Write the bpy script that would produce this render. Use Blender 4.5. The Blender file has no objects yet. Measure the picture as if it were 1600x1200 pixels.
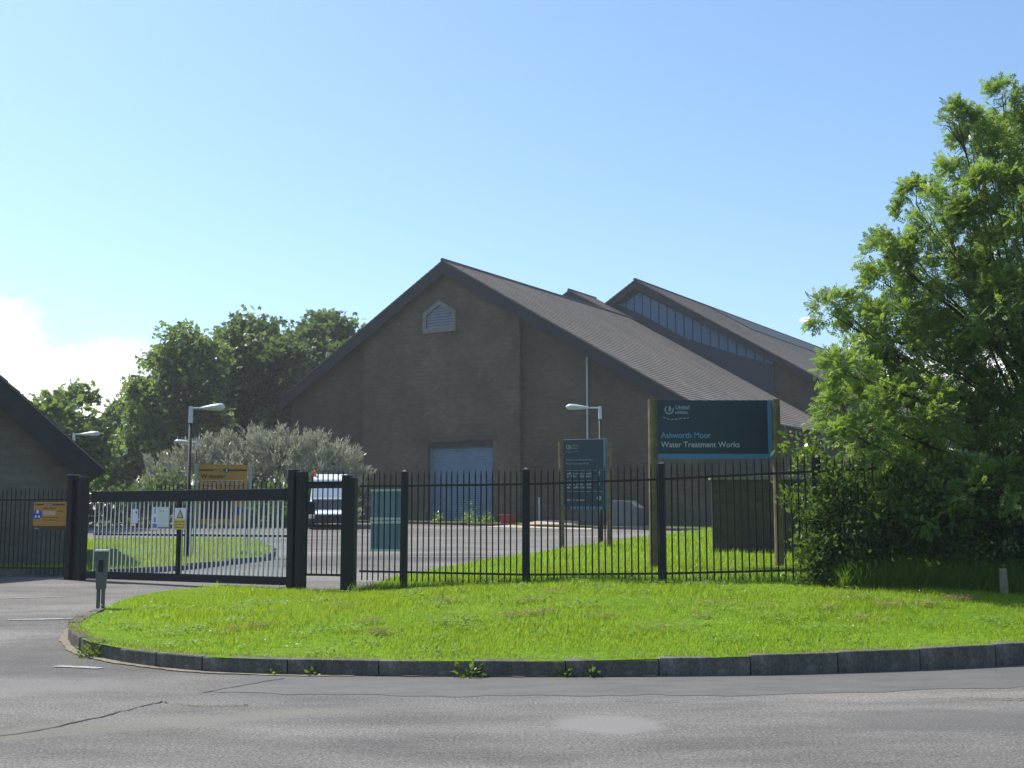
import bpy, bmesh, math, random
import numpy as np
from mathutils import Vector, Matrix
random.seed(7); rng = np.random.default_rng(7)
R = math.radians
sc = bpy.context.scene
col = sc.collection

# ------------------------------------------------------------------ camera
cam_d = bpy.data.cameras.new('camera'); cam = bpy.data.objects.new('camera', cam_d); col.objects.link(cam)
cam.location = (0, 0, 1.55); cam.rotation_euler = (R(90 + 6.41), 0, 0)
cam_d.sensor_width = 36; cam_d.lens = 41.67; cam_d.clip_end = 6000; cam_d.clip_start = 0.1
sc.camera = cam

# ------------------------------------------------------------------ light
SUN_AZ = 53.0      # degrees to the left of the view direction
SUN_EL = 54.0
HAZE = 0.00055
sd = Vector((-math.sin(R(SUN_AZ)) * math.cos(R(SUN_EL)), math.cos(R(SUN_AZ)) * math.cos(R(SUN_EL)), math.sin(R(SUN_EL))))
sun_d = bpy.data.lights.new('sun', 'SUN'); sun = bpy.data.objects.new('sun', sun_d); col.objects.link(sun)
sun_d.energy = 4.6; sun_d.angle = R(0.53); sun_d.color = (1.0, 0.95, 0.87)
sun.rotation_euler = sd.to_track_quat('Z', 'Y').to_euler(); sun.location = (-30, 30, 60)

world = bpy.data.worlds.new('World'); sc.world = world; world.use_nodes = True
nt = world.node_tree; nt.nodes.clear()
def N(nt, t, **k):
    n = nt.nodes.new(t)
    for a, b in k.items(): setattr(n, a, b)
    return n
def math_node(nt, op, a, b=None, c=None, clamp=False):
    n = N(nt, 'ShaderNodeMath', operation=op, use_clamp=clamp)
    for i, v in enumerate((a, b, c)):
        if v is None: continue
        if isinstance(v, (int, float)): n.inputs[i].default_value = v
        else: nt.links.new(v, n.inputs[i])
    return n.outputs[0]
sky = N(nt, 'ShaderNodeTexSky', sky_type='NISHITA'); sky.sun_disc = False
sky.sun_elevation = R(SUN_EL); sky.sun_rotation = R(-SUN_AZ)
sky.altitude = 200; sky.air_density = 1.15; sky.dust_density = 1.15; sky.ozone_density = 2.6
bg = N(nt, 'ShaderNodeBackground'); bg.inputs[1].default_value = 0.119
wb = N(nt, 'ShaderNodeMix', data_type='RGBA', blend_type='MULTIPLY'); wb.inputs[0].default_value = 1; wb.inputs[7].default_value = (.885, 1.0, 1.09, 1)   # camera white balance
nt.links.new(sky.outputs[0], wb.inputs[6]); nt.links.new(wb.outputs[2], bg.inputs[0])
# low cloud bank standing on the horizon to the left, and small tufts of the same cloud
tc = N(nt, 'ShaderNodeTexCoord')
ns = N(nt, 'ShaderNodeTexNoise'); ns.inputs['Scale'].default_value = 9; ns.inputs['Detail'].default_value = 7; ns.inputs['Roughness'].default_value = 0.55
mp = N(nt, 'ShaderNodeMapping'); mp.inputs['Scale'].default_value = (1, 1, 1.9)
nt.links.new(tc.outputs['Generated'], mp.inputs[0]); nt.links.new(mp.outputs[0], ns.inputs['Vector'])
def bank(az, el, sx, sz, r):
    c = Vector((math.sin(R(az)) * math.cos(R(el)), math.cos(R(az)) * math.cos(R(el)), math.sin(R(el))))
    s = N(nt, 'ShaderNodeVectorMath', operation='SUBTRACT'); nt.links.new(tc.outputs['Generated'], s.inputs[0]); s.inputs[1].default_value = c
    m = N(nt, 'ShaderNodeVectorMath', operation='MULTIPLY'); nt.links.new(s.outputs[0], m.inputs[0]); m.inputs[1].default_value = (sx, sx, sz)
    l = N(nt, 'ShaderNodeVectorMath', operation='LENGTH'); nt.links.new(m.outputs[0], l.inputs[0])
    d = math_node(nt, 'MULTIPLY_ADD', ns.outputs['Fac'], 0.30, l.outputs['Value'])
    n = N(nt, 'ShaderNodeMapRange', interpolation_type='SMOOTHSTEP'); n.inputs[1].default_value = r + 0.15 + 0.03; n.inputs[2].default_value = r + 0.15 - 0.05
    nt.links.new(d, n.inputs[0]); return n.outputs[0]
cl = math_node(nt, 'MAXIMUM', bank(-37, 1.5, 1, 2.6, 0.42), bank(16.5, 6.3, 1, 4.0, 0.13))
bgc = N(nt, 'ShaderNodeBackground'); bgc.inputs[0].default_value = (1, 0.98, 0.95, 1); bgc.inputs[1].default_value = 1.1
mx = N(nt, 'ShaderNodeMixShader'); nt.links.new(cl, mx.inputs[0]); nt.links.new(bg.outputs[0], mx.inputs[1]); nt.links.new(bgc.outputs[0], mx.inputs[2])
ow = N(nt, 'ShaderNodeOutputWorld'); nt.links.new(mx.outputs[0], ow.inputs[0])

sc.view_settings.view_transform = 'Standard'; sc.view_settings.look = 'None'
sc.view_settings.exposure = 0.6; sc.view_settings.gamma = 1.0; sc.view_settings.use_curve_mapping = False
sc.cycles.use_denoising = True
sc.cycles.max_bounces = 6; sc.cycles.transparent_max_bounces = 8

# ------------------------------------------------------------------ materials
def _mat(name):
    m = bpy.data.materials.new(name); m.use_nodes = True; t = m.node_tree; t.nodes.clear()
    o = N(t, 'ShaderNodeOutputMaterial'); return m, t, o
def _noise(t, scale, detail=4, rough=0.6, vec=None, coord='Object', stretch=None):
    n = N(t, 'ShaderNodeTexNoise'); n.inputs['Scale'].default_value = scale; n.inputs['Detail'].default_value = detail; n.inputs['Roughness'].default_value = rough
    if vec is None:
        c = N(t, 'ShaderNodeTexCoord'); vec = c.outputs[coord]
    if stretch:
        mp = N(t, 'ShaderNodeMapping'); mp.inputs['Scale'].default_value = stretch; t.links.new(vec, mp.inputs[0]); vec = mp.outputs[0]
    t.links.new(vec, n.inputs['Vector']); return n.outputs['Fac']
def _ramp(t, fac, stops):
    r = N(t, 'ShaderNodeValToRGB'); e = r.color_ramp.elements
    while len(e) < len(stops): e.new(0.5)
    for i, (p, c) in enumerate(stops):
        e[i].position = p; e[i].color = (*c, 1)
    t.links.new(fac, r.inputs[0]); return r.outputs[0]
def _mix(t, fac, a, b, mode='MIX'):
    n = N(t, 'ShaderNodeMix', data_type='RGBA', blend_type=mode)
    for i, v in ((0, fac), (6, a), (7, b)):
        if isinstance(v, (int, float)): n.inputs[i].default_value = v
        elif isinstance(v, tuple): n.inputs[i].default_value = (*v, 1)
        else: t.links.new(v, n.inputs[i])
    return n.outputs[2]
def _princ(t, o, colr, rough=0.8, spec=0.3, metal=0.0, bump=None, bstr=0.3, bdist=0.02):
    p = N(t, 'ShaderNodeBsdfPrincipled')
    if isinstance(colr, tuple): p.inputs['Base Color'].default_value = (*colr, 1)
    else: t.links.new(colr, p.inputs['Base Color'])
    if isinstance(rough, (int, float)): p.inputs['Roughness'].default_value = rough
    else: t.links.new(rough, p.inputs['Roughness'])
    p.inputs['Specular IOR Level'].default_value = spec; p.inputs['Metallic'].default_value = metal
    if bump is not None:
        b = N(t, 'ShaderNodeBump'); b.inputs['Strength'].default_value = bstr; b.inputs['Distance'].default_value = bdist
        t.links.new(bump, b.inputs['Height']); t.links.new(b.outputs[0], p.inputs['Normal'])
    t.links.new(p.outputs[0], o.inputs[0]); return p
def paint(name, c, rough=0.45, spec=0.4, var=0.25, scale=6, metal=0.0):
    m, t, o = _mat(name)
    n = _noise(t, scale, 5, 0.65)
    cc = _ramp(t, n, [(0.3, tuple(x * (1 - var) for x in c)), (0.7, tuple(min(1, x * (1 + var)) for x in c))])
    _princ(t, o, cc, rough, spec, metal, n, 0.08, 0.01); return m
def masonry(name, c1, c2, mortar, bw=0.45, bh=0.225, bump=0.5, stain=0.5):
    m, t, o = _mat(name)
    c = N(t, 'ShaderNodeTexCoord'); s = N(t, 'ShaderNodeSeparateXYZ'); t.links.new(c.outputs['Object'], s.inputs[0])
    a = math_node(t, 'ADD', s.outputs[0], s.outputs[1]); k = N(t, 'ShaderNodeCombineXYZ'); t.links.new(a, k.inputs[0]); t.links.new(s.outputs[2], k.inputs[1])
    b = N(t, 'ShaderNodeTexBrick'); t.links.new(k.outputs[0], b.inputs['Vector'])
    b.inputs['Color1'].default_value = (*c1, 1); b.inputs['Color2'].default_value = (*c2, 1); b.inputs['Mortar'].default_value = (*mortar, 1)
    b.inputs['Scale'].default_value = 1; b.inputs['Mortar Size'].default_value = 0.012; b.inputs['Brick Width'].default_value = bw; b.inputs['Row Height'].default_value = bh; b.inputs['Bias'].default_value = 0.0
    n1 = _noise(t, 0.35, 5, 0.6, k.outputs[0]); n2 = _noise(t, 9, 4, 0.7, k.outputs[0]); n3 = _noise(t, 2.2, 2, 0.5, k.outputs[0], stretch=(1, 2.6, 1))
    cc = _mix(t, 1.0, b.outputs[0], _ramp(t, n1, [(0.3, (1 - stain * .6,) * 3), (0.7, (1.12, 1.1, 1.05))]), 'MULTIPLY')
    cc = _mix(t, 1.0, cc, _ramp(t, n3, [(0.3, (.84, .85, .87)), (0.72, (1.14, 1.12, 1.08))]), 'MULTIPLY')
    cc = _mix(t, 0.35, cc, _ramp(t, n2, [(0.25, (.6,) * 3), (0.75, (1.3,) * 3)]), 'MULTIPLY')
    h = math_node(t, 'MULTIPLY_ADD', n2, 0.5, math_node(t, 'SUBTRACT', 1.0, b.outputs['Fac']))
    _princ(t, o, cc, 0.92, 0.15, 0, h, bump, 0.02); return m
def leaf_mat(name, c1, c2, trans, gloss=0.25, rough=0.45, tmix=0.5):
    m, t, o = _mat(name)
    at = N(t, 'ShaderNodeAttribute'); at.attribute_name = 'rnd'
    cc = _mix(t, at.outputs['Fac'], c1, c2)
    d = N(t, 'ShaderNodeBsdfDiffuse'); t.links.new(cc, d.inputs[0])
    tr = N(t, 'ShaderNodeBsdfTranslucent'); t.links.new(_mix(t, at.outputs['Fac'], trans, tuple(x * .75 for x in trans)), tr.inputs[0])
    a = N(t, 'ShaderNodeMixShader'); a.inputs[0].default_value = tmix; t.links.new(d.outputs[0], a.inputs[1]); t.links.new(tr.outputs[0], a.inputs[2])
    g = N(t, 'ShaderNodeBsdfGlossy'); g.inputs['Roughness'].default_value = rough; g.inputs[0].default_value = (.8, .85, .8, 1)
    f = N(t, 'ShaderNodeFresnel'); f.inputs[0].default_value = 1.42
    b = N(t, 'ShaderNodeMixShader'); t.links.new(math_node(t, 'MULTIPLY', f.outputs[0], gloss * 3, clamp=True), b.inputs[0]); t.links.new(a.outputs[0], b.inputs[1]); t.links.new(g.outputs[0], b.inputs[2])
    t.links.new(b.outputs[0], o.inputs[0]); return m

M = {}
# asphalt: worn, speckled, with paler traffic-polished and darker damp-looking areas
m, t, o = _mat('asphalt')
big = _noise(t, 0.22, 5, 0.6, stretch=(.5, 1.2, 1)); mid = _noise(t, 1.6, 5, 0.65, stretch=(.45, 1.3, 1)); fin = _noise(t, 48, 4, 0.8); fin2 = _noise(t, 24, 3, 0.75)
c0 = _ramp(t, big, [(0.32, (.088, .084, .077)), (0.5, (.135, .128, .117)), (0.68, (.2, .188, .168))])
c0 = _mix(t, 0.8, c0, _ramp(t, mid, [(0.3, (.72,) * 3), (0.5, (1, 1, 1)), (0.72, (1.28, 1.26, 1.22))]), 'MULTIPLY')
c0 = _mix(t, 0.9, c0, _ramp(t, fin, [(0.35, (.4,) * 3), (0.5, (1, 1, 1)), (0.65, (1.75, 1.72, 1.66))]), 'MULTIPLY')
c0 = _mix(t, 0.6, c0, _ramp(t, fin2, [(0.3, (.6,) * 3), (0.7, (1.4,) * 3)]), 'MULTIPLY')
tcn = N(t, 'ShaderNodeTexCoord'); fuzz = _noise(t, 3.2, 6, .75)
def stain(c0, cx, cy, rx, ry, rot, colr, strength):
    mp = N(t, 'ShaderNodeMapping', vector_type='TEXTURE'); mp.inputs['Location'].default_value = (cx, cy, 0); mp.inputs['Rotation'].default_value = (0, 0, rot); mp.inputs['Scale'].default_value = (rx, ry, 50)
    t.links.new(tcn.outputs['Object'], mp.inputs[0]); l = N(t, 'ShaderNodeVectorMath', operation='LENGTH'); t.links.new(mp.outputs[0], l.inputs[0])
    d = math_node(t, 'MULTIPLY_ADD', fuzz, 1.3, l.outputs['Value']); r_ = N(t, 'ShaderNodeMapRange', interpolation_type='SMOOTHSTEP'); t.links.new(d, r_.inputs[0]); r_.inputs[1].default_value = 1.85; r_.inputs[2].default_value = 1.35
    return _mix(t, math_node(t, 'MULTIPLY', r_.outputs[0], strength), c0, colr)
c0 = stain(c0, .72, 9.15, .42, .4, -.5, (.2, .192, .178), .8)          # cement-coloured repair
c0 = stain(c0, -4.6, 14.0, 1.5, 2.3, .3, (.075, .07, .064), .55)       # dark scuffed corner
c0 = stain(c0, -3.3, 8.9, 2.4, .28, .45, (.17, .165, .13), .45)        # mossy seam
c0 = stain(c0, 3.6, 9.4, 1.2, .5, .1, (.09, .088, .084), .5)
c0 = stain(c0, -6.5, 11.0, 3.2, .8, .1, (.2, .19, .175), .5)           # polished wheel track
_princ(t, o, c0, 0.88, 0.2, 0, fin, 0.5, 0.008); M['asphalt'] = m
m, t, o = _mat('asphalt_smooth')
n = _noise(t, 3, 6, 0.7, stretch=(.5, 1.3, 1)); f = _noise(t, 90, 2, 0.8)
c0 = _mix(t, 0.7, _ramp(t, n, [(0.3, (.09, .087, .081)), (0.7, (.13, .125, .115))]), _ramp(t, f, [(0.3, (.65,) * 3), (0.7, (1.35,) * 3)]), 'MULTIPLY')
_princ(t, o, c0, 0.8, 0.25, 0, f, 0.3, 0.004); M['patch'] = m
M['pale_patch'] = paint('concrete_pale_patch', (.172, .167, .16), .9, .2, .25, 30)
M['crack'] = paint('crack_tar', (.05, .048, .045), .9, .1)
m, t, o = _mat('worn_road_paint')
n = _noise(t, 16, 6, 0.75); n2 = _noise(t, 55, 3, 0.8)
_princ(t, o, _ramp(t, math_node(t, 'MULTIPLY_ADD', n2, .3, n), [(0.5, (.11, .105, .098)), (0.6, (.27, .265, .25)), (0.78, (.42, .41, .385))]), 0.85, 0.2); M['line'] = m
M['grit'] = paint('grit_dust', (.2, .175, .13), .95, .1, .4, 18)
m, t, o = _mat('kerb_concrete')
oi = N(t, 'ShaderNodeObjectInfo'); n = _noise(t, 5, 6, .7); n2 = _noise(t, 40, 3, .75)
c0 = _mix(t, 1, _ramp(t, n, [(.3, (.07, .066, .056)), (.5, (.112, .106, .092)), (.72, (.18, .17, .15))]), _ramp(t, oi.outputs['Random'], [(0, (.88, .88, .86)), (1, (1.12, 1.1, 1.08))]), 'MULTIPLY')
c0 = _mix(t, .7, c0, _ramp(t, n2, [(.3, (.6,) * 3), (.7, (1.4,) * 3)]), 'MULTIPLY')
_princ(t, o, c0, .92, .15, 0, n2, .5, .01); M['kerb'] = m
M['ramp'] = paint('pink_slab', (.42, .34, .3), .9, .2, .2, 3)
# soil under the blades
m, t, o = _mat('turf')
a = _noise(t, 0.8, 5, 0.6); b = _noise(t, 9, 4, 0.7)
c0 = _mix(t, 0.8, _ramp(t, a, [(0.3, (.085, .17, .008)), (0.7, (.125, .215, .012))]), _ramp(t, b, [(0.3, (.5, .55, .5)), (0.7, (1.35, 1.3, 1.2))]), 'MULTIPLY')
_princ(t, o, c0, 0.95, 0.1, 0, b, 0.8, 0.03); M['turf'] = m
m, t, o = _mat('rough_ground')
a = _noise(t, 0.15, 5, 0.6)
_princ(t, o, _ramp(t, a, [(0.3, (.05, .08, .02)), (0.7, (.09, .12, .03))]), 0.95, 0.1); M['rough'] = m
M['grass'] = leaf_mat('grass_blade', (.095, .19, .012), (.26, .32, .022), (.43, .57, .025), .015, .6, .52)
M['tallgrass'] = leaf_mat('tall_grass', (.075, .15, .015), (.13, .2, .025), (.22, .36, .025), .03, .5, .48)
M['dry'] = leaf_mat('dry_grass', (.24, .18, .08), (.34, .27, .13), (.35, .28, .1), .05, .6, .3)
M['ash_leaf'] = leaf_mat('ash_leaf', (.076, .148, .032), (.132, .205, .05), (.36, .53, .06), .10, .52, .52)
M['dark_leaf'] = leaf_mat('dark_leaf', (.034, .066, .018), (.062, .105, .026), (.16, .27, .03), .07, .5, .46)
M['lime_leaf'] = leaf_mat('lime_leaf', (.06, .11, .015), (.1, .16, .02), (.25, .36, .03), .14, .4, .5)
M['far_leaf'] = leaf_mat('far_leaf', (.05, .095, .036), (.085, .14, .048), (.2, .3, .06), .10, .45, .5)
M['far_leaf2'] = leaf_mat('far_leaf_pale', (.065, .115, .04), (.11, .17, .05), (.26, .38, .07), .10, .45, .52)
M['silver_leaf'] = leaf_mat('silver_leaf', (.25, .26, .19), (.48, .48, .38), (.34, .36, .22), .05, .5, .36)
M['flower'] = leaf_mat('white_flower', (.75, .75, .7), (.8, .8, .78), (.5, .5, .45), .02)
M['bark'] = paint('bark', (.07, .06, .048), .95, .1, .4, 9)
M['stone'] = masonry('gable_stone', (.116, .098, .069), (.098, .084, .061), (.092, .079, .058), bump=.16, stain=.75)
M['stone_bay'] = masonry('bay_stone', (.142, .121, .086), (.116, .10, .073), (.108, .093, .068), bump=.16, stain=.75)
M['hut_stone'] = masonry('hut_stone', (.16, .146, .12), (.14, .128, .107), (.13, .12, .1), bump=.15)
M['old_stone'] = masonry('old_wall_stone', (.105, .09, .064), (.086, .075, .055), (.074, .065, .049), .38, .2, .4)
M['coping'] = paint('coping_stone', (.2, .18, .15), .9, .2, .3, 5)
M['dress'] = paint('dressed_stone', (.18, .17, .145), .9, .2, .2, 4)
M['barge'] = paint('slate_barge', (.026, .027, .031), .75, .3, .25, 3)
M['soffit'] = paint('dark_soffit', (.05, .048, .052), .8, .2, .2, 3)
m, t, o = _mat('roof_tile')
c = N(t, 'ShaderNodeTexCoord'); s = N(t, 'ShaderNodeSeparateXYZ'); t.links.new(c.outputs['Object'], s.inputs[0])
k = N(t, 'ShaderNodeCombineXYZ'); t.links.new(s.outputs[1], k.inputs[0]); t.links.new(math_node(t, 'MULTIPLY', s.outputs[0], 1.16), k.inputs[1])
b = N(t, 'ShaderNodeTexBrick'); t.links.new(k.outputs[0], b.inputs['Vector'])
b.inputs['Color1'].default_value = (.19, .158, .13, 1); b.inputs['Color2'].default_value = (.142, .12, .1, 1); b.inputs['Mortar'].default_value = (.15, .13, .114, 1)
b.inputs['Scale'].default_value = 1; b.inputs['Mortar Size'].default_value = 0.004; b.inputs['Brick Width'].default_value = 0.32; b.inputs['Row Height'].default_value = 0.36
n1 = _noise(t, 0.5, 5, 0.6, k.outputs[0], stretch=(1, .25, 1)); n2 = _noise(t, 6, 3, 0.7, k.outputs[0])
cc = _mix(t, 0.9, b.outputs[0], _ramp(t, n1, [(0.3, (.72, .74, .76)), (0.7, (1.25, 1.2, 1.16))]), 'MULTIPLY'); cc = _mix(t, .5, cc, _ramp(t, n2, [(0.3, (.7,) * 3), (0.7, (1.3,) * 3)]), 'MULTIPLY')
_princ(t, o, cc, 0.8, 0.25, 0, n2, 0.3, 0.02); M['tile'] = m
M['ridge'] = paint('ridge_tile', (.11, .095, .088), .85, .2, .3, 3)
M['shutter'] = paint('blue_shutter', (.15, .23, .32), .45, .35, .15, 1.2)
M['louvre'] = paint('grey_louvre', (.17, .2, .24), .5, .4, .1, 2)
M['pipe'] = paint('pale_pipe', (.4, .42, .42), .5, .4, .1, 4)
m, t, o = _mat('clerestory_glass')
p = _princ(t, o, (.07, .155, .255), 0.35, 0.3); M['glass'] = m
m, t, o = _mat('dark_glass'); _princ(t, o, (.02, .025, .03), 0.06, 0.6); M['dglass'] = m
m, t, o = _mat('rooflight_glass'); _princ(t, o, (.045, .06, .065), 0.7, 0.15); M['rooflight'] = m
M['mullion'] = paint('dark_mullion', (.035, .05, .065), .6, .3, .1)
M['black'] = paint('black_steel', (.011, .013, .014), .6, .25, .4, 9)
M['black2'] = paint('black_box_steel', (.009, .011, .014), .6, .25, .3, 5)
M['gate_slat'] = paint('sunlit_slat_flank', (.85, .84, .81), .35, .6, .06, 8)  # pale tone paints sunlight onto the broad slat faces
M['wood'] = paint('sign_post_wood', (.17, .125, .07), .8, .25, .4, 7)
M['stump'] = paint('weathered_wood', (.2, .175, .12), .9, .1, .4, 14)
M['navy'] = paint('sign_navy', (.008, .03, .047), .32, .35, .1, 2)
M['skyblue'] = paint('sign_blue_band', (.06, .19, .33), .35, .4, .08, 3)
M['txtblue'] = paint('sign_blue_letter', (.12, .31, .48), .5, .3, .05)
M['txtwhite'] = paint('sign_white_letter', (.4, .45, .47), .5, .3, .05)
M['txtgrey'] = paint('sign_grey_letter', (.25, .32, .35), .5, .3, .05)
M['orange'] = paint('sign_orange', (.42, .21, .03), .4, .35, .12, 4)
M['orange_txt'] = paint('sign_brown_letter', (.07, .03, .012), .5, .3, .05)
M['orange_pale'] = paint('sign_pale_strip', (.52, .35, .22), .5, .3, .1, 9)
M['signblue'] = paint('sign_round_blue', (.02, .045, .32), .4, .4, .05)
M['signwhite'] = paint('sign_white', (.62, .66, .68), .4, .4, .08, 5)
M['signcream'] = paint('sign_cream', (.55, .57, .5), .4, .4, .08, 5)
M['signyellow'] = paint('sign_yellow', (.55, .4, .04), .4, .4, .1, 6)
M['teal'] = paint('sign_back_teal', (.16, .25, .3), .5, .35, .12, 5)
M['alu'] = paint('aluminium_edge', (.55, .62, .66), .4, .5, .1, 8)
M['galv'] = paint('galvanised_post', (.3, .32, .33), .5, .5, .15, 8)
M['lampgrey'] = paint('lantern_grey', (.5, .53, .55), .38, .5, .08, 5)
m, t, o = _mat('lamp_bowl'); _princ(t, o, (.55, .58, .6), 0.15, 0.6); M['bowl'] = m
M['van'] = paint('van_white', (.72, .73, .73), .3, .5, .05, 3)
M['rubber'] = paint('tyre_rubber', (.02, .02, .02), .9, .2, .2)
M['beacon'] = paint('amber_beacon', (.7, .16, .03), .2, .5, .05)
M['green_box'] = paint('dark_green_cabinet', (.03, .06, .06), .5, .3, .2, 3)
M['grey_panel'] = paint('grey_cabinet_panel', (.11, .12, .125), .5, .3, .2, 3)
M['red'] = paint('red_bin', (.36, .035, .03), .5, .4, .15, 5)
M['pedestal'] = paint('pedestal_grey', (.08, .09, .085), .5, .4, .25, 9)
M['pedestal_cap'] = paint('pedestal_cap_grey', (.6, .6, .57), .35, .5, .1)

# ------------------------------------------------------------------ mesh helpers
class MB:
    def __init__(s): s.v = []; s.f = []
    def add(s, vs, fs):
        b = len(s.v); s.v += [tuple(p) for p in vs]; s.f += [tuple(i + b for i in f) for f in fs]; return s
    def box(s, x0, x1, y0, y1, z0, z1, mat=None):
        vs = [(x0, y0, z0), (x1, y0, z0), (x1, y1, z0), (x0, y1, z0), (x0, y0, z1), (x1, y0, z1), (x1, y1, z1), (x0, y1, z1)]
        if mat is not None: vs = [mat @ Vector(p) for p in vs]
        return s.add(vs, [(0, 3, 2, 1), (4, 5, 6, 7), (0, 1, 5, 4), (1, 2, 6, 5), (2, 3, 7, 6), (3, 0, 4, 7)])
    def cbox(s, c, size, mat=None):
        return s.box(c[0] - size[0] / 2, c[0] + size[0] / 2, c[1] - size[1] / 2, c[1] + size[1] / 2, c[2] - size[2] / 2, c[2] + size[2] / 2, mat)
    def tube(s, pts, rad, n=8, cap=True):
        pts = [Vector(p) for p in pts]; rings = []
        for i, p in enumerate(pts):
            d = (pts[min(i + 1, len(pts) - 1)] - pts[max(i - 1, 0)]).normalized()
            a = d.orthogonal().normalized() if abs(d.z) > .95 else d.cross(Vector((0, 0, 1))).normalized()
            if abs(d.z) > .95: a = Vector((1, 0, 0)); a = (a - d * a.dot(d)).normalized()
            b = d.cross(a)
            r = rad[i] if isinstance(rad, (list, tuple)) else rad
            rings.append([p + a * math.cos(2 * math.pi * k / n) * r + b * math.sin(2 * math.pi * k / n) * r for k in range(n)])
        vs = [q for r_ in rings for q in r_]
        fs = [(i * n + k, i * n + (k + 1) % n, (i + 1) * n + (k + 1) % n, (i + 1) * n + k) for i in range(len(pts) - 1) for k in range(n)]
        if cap: fs += [tuple(range(n))[::-1], tuple((len(pts) - 1) * n + k for k in range(n))]
        return s.add(vs, fs)
    def prism_y(s, poly, y0, y1):          # polygon in XZ extruded along Y
        n = len(poly); vs = [(x, y0, z) for x, z in poly] + [(x, y1, z) for x, z in poly]
        fs = [tuple(range(n)), tuple(range(n, 2 * n))[::-1]] + [(i, i + n, (i + 1) % n + n, (i + 1) % n) for i in range(n)]
        return s.add(vs, fs)
    def build(s, name, mat, parent=None, smooth=False, bevel=0.0):
        me = bpy.data.meshes.new(name); me.from_pydata(s.v, [], s.f); me.validate(); 
        bm = bmesh.new(); bm.from_mesh(me); bmesh.ops.recalc_face_normals(bm, faces=bm.faces)
        if bevel: bmesh.ops.bevel(bm, geom=list(bm.edges), offset=bevel, segments=2, affect='EDGES', profile=.5)
        bm.to_mesh(me); bm.free()
        if smooth:
            for p in me.polygons: p.use_smooth = True
        return link(name, me, mat, parent)
def link(name, me, mat, parent=None):
    o = bpy.data.objects.new(name, me); col.objects.link(o)
    if mat is not None and me is not None and not me.materials: me.materials.append(M[mat] if isinstance(mat, str) else mat)
    if parent is not None: o.parent = parent
    return o
def tag(o, label=None, cat=None, group=None, kind=None):
    if label: o['label'] = label
    if cat: o['category'] = cat
    if group: o['group'] = group
    if kind: o['kind'] = kind
    return o
def empty(name, loc=(0, 0, 0), rz=0.0, label=None, cat=None, group=None, kind=None):
    o = bpy.data.objects.new(name, None); o.empty_display_size = .2; col.objects.link(o); o.location = loc; o.rotation_euler = (0, 0, rz)
    return tag(o, label, cat, group, kind)
def np_mesh(name, V, F, mat, parent=None, rnd=None, smooth=False):
    V = np.asarray(V, np.float32); F = np.asarray(F, np.int32); k = F.shape[1]
    me = bpy.data.meshes.new(name); me.vertices.add(len(V)); me.vertices.foreach_set('co', V.ravel())
    me.loops.add(F.size); me.loops.foreach_set('vertex_index', F.ravel())
    me.polygons.add(len(F)); me.polygons.foreach_set('loop_start', np.arange(0, F.size, k, dtype=np.int32)); me.polygons.foreach_set('loop_total', np.full(len(F), k, np.int32))
    if smooth: me.polygons.foreach_set('use_smooth', np.ones(len(F), bool))
    me.update(calc_edges=True)
    if rnd is not None:
        a = me.attributes.new('rnd', 'FLOAT', 'POINT'); a.data.foreach_set('value', np.asarray(rnd, np.float32))
    return link(name, me, mat, parent)
def scatter(name, tmpl_v, tmpl_f, pos, dirs, ups, size, mat, parent=None, width=None, rnd=None):
    """tmpl along +Y, normal +Z; one copy per position, all in one mesh"""
    pos = np.asarray(pos); n = len(pos); Tv = np.asarray(tmpl_v, float); Tf = np.asarray(tmpl_f)
    d = dirs / (np.linalg.norm(dirs, axis=1, keepdims=True) + 1e-9)
    x = np.cross(d, ups); x /= (np.linalg.norm(x, axis=1, keepdims=True) + 1e-9); z = np.cross(x, d)
    w = size if width is None else width
    V = (pos[:, None, :] + (Tv[None, :, 0:1] * np.reshape(w, (-1, 1, 1))) * x[:, None, :] + (Tv[None, :, 1:2] * np.reshape(size, (-1, 1, 1))) * d[:, None, :] + (Tv[None, :, 2:3] * np.reshape(size, (-1, 1, 1))) * z[:, None, :])
    F = Tf[None] + (np.arange(n) * len(Tv))[:, None, None]
    r = rng.random(n) if rnd is None else rnd
    return np_mesh(name, V.reshape(-1, 3), F.reshape(-1, Tf.shape[1]), mat, parent, np.repeat(r, len(Tv)))
def unit(n):
    v = rng.normal(size=(n, 3)); return v / np.linalg.norm(v, axis=1, keepdims=True)

# ------------------------------------------------------------------ terrain profile
YP = [-50, 12, 18, 25, 35, 45, 55, 66, 75, 150, 5000]; ZP = [0, 0, .09, .27, .5, .7, .88, 1.24, 1.32, 1.5, 1.5]
def zg(y): return np.interp(y, YP, ZP)
KERB = [(30, 30), (20, 21), (12, 15.9), (8, 13.75), (5.38, 12.7), (3.2, 12.09), (1.25, 11.86), (-.63, 11.86), (-2.55, 12.04), (-3.65, 12.5), (-4.61, 13.35), (-5.2, 14.3), (-5.68, 15.5), (-5.98, 16.8), (-6.25, 18.2)]
LEFT_EDGE = [(-6.4, 20.0), (-6.2, 21.5), (-5.5, 22.75)]
GATE_L, GATE_R = Vector((-8.65, 24.6, 0)), Vector((-4.2, 22.2, 0))
def smooth_path(pts, n=8):
    P = [np.array(p, float) for p in pts]; out = []
    for i in range(len(P) - 1):
        a, b, c, d = P[max(i - 1, 0)], P[i], P[i + 1], P[min(i + 2, len(P) - 1)]
        for k in range(n):
            s = k / n; out.append(.5 * ((2 * b) + (-a + c) * s + (2 * a - 5 * b + 4 * c - d) * s * s + (-a + 3 * b - 3 * c + d) * s ** 3))
    out.append(P[-1]); return np.array(out)
edge_front = smooth_path(KERB + LEFT_EDGE)
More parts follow.
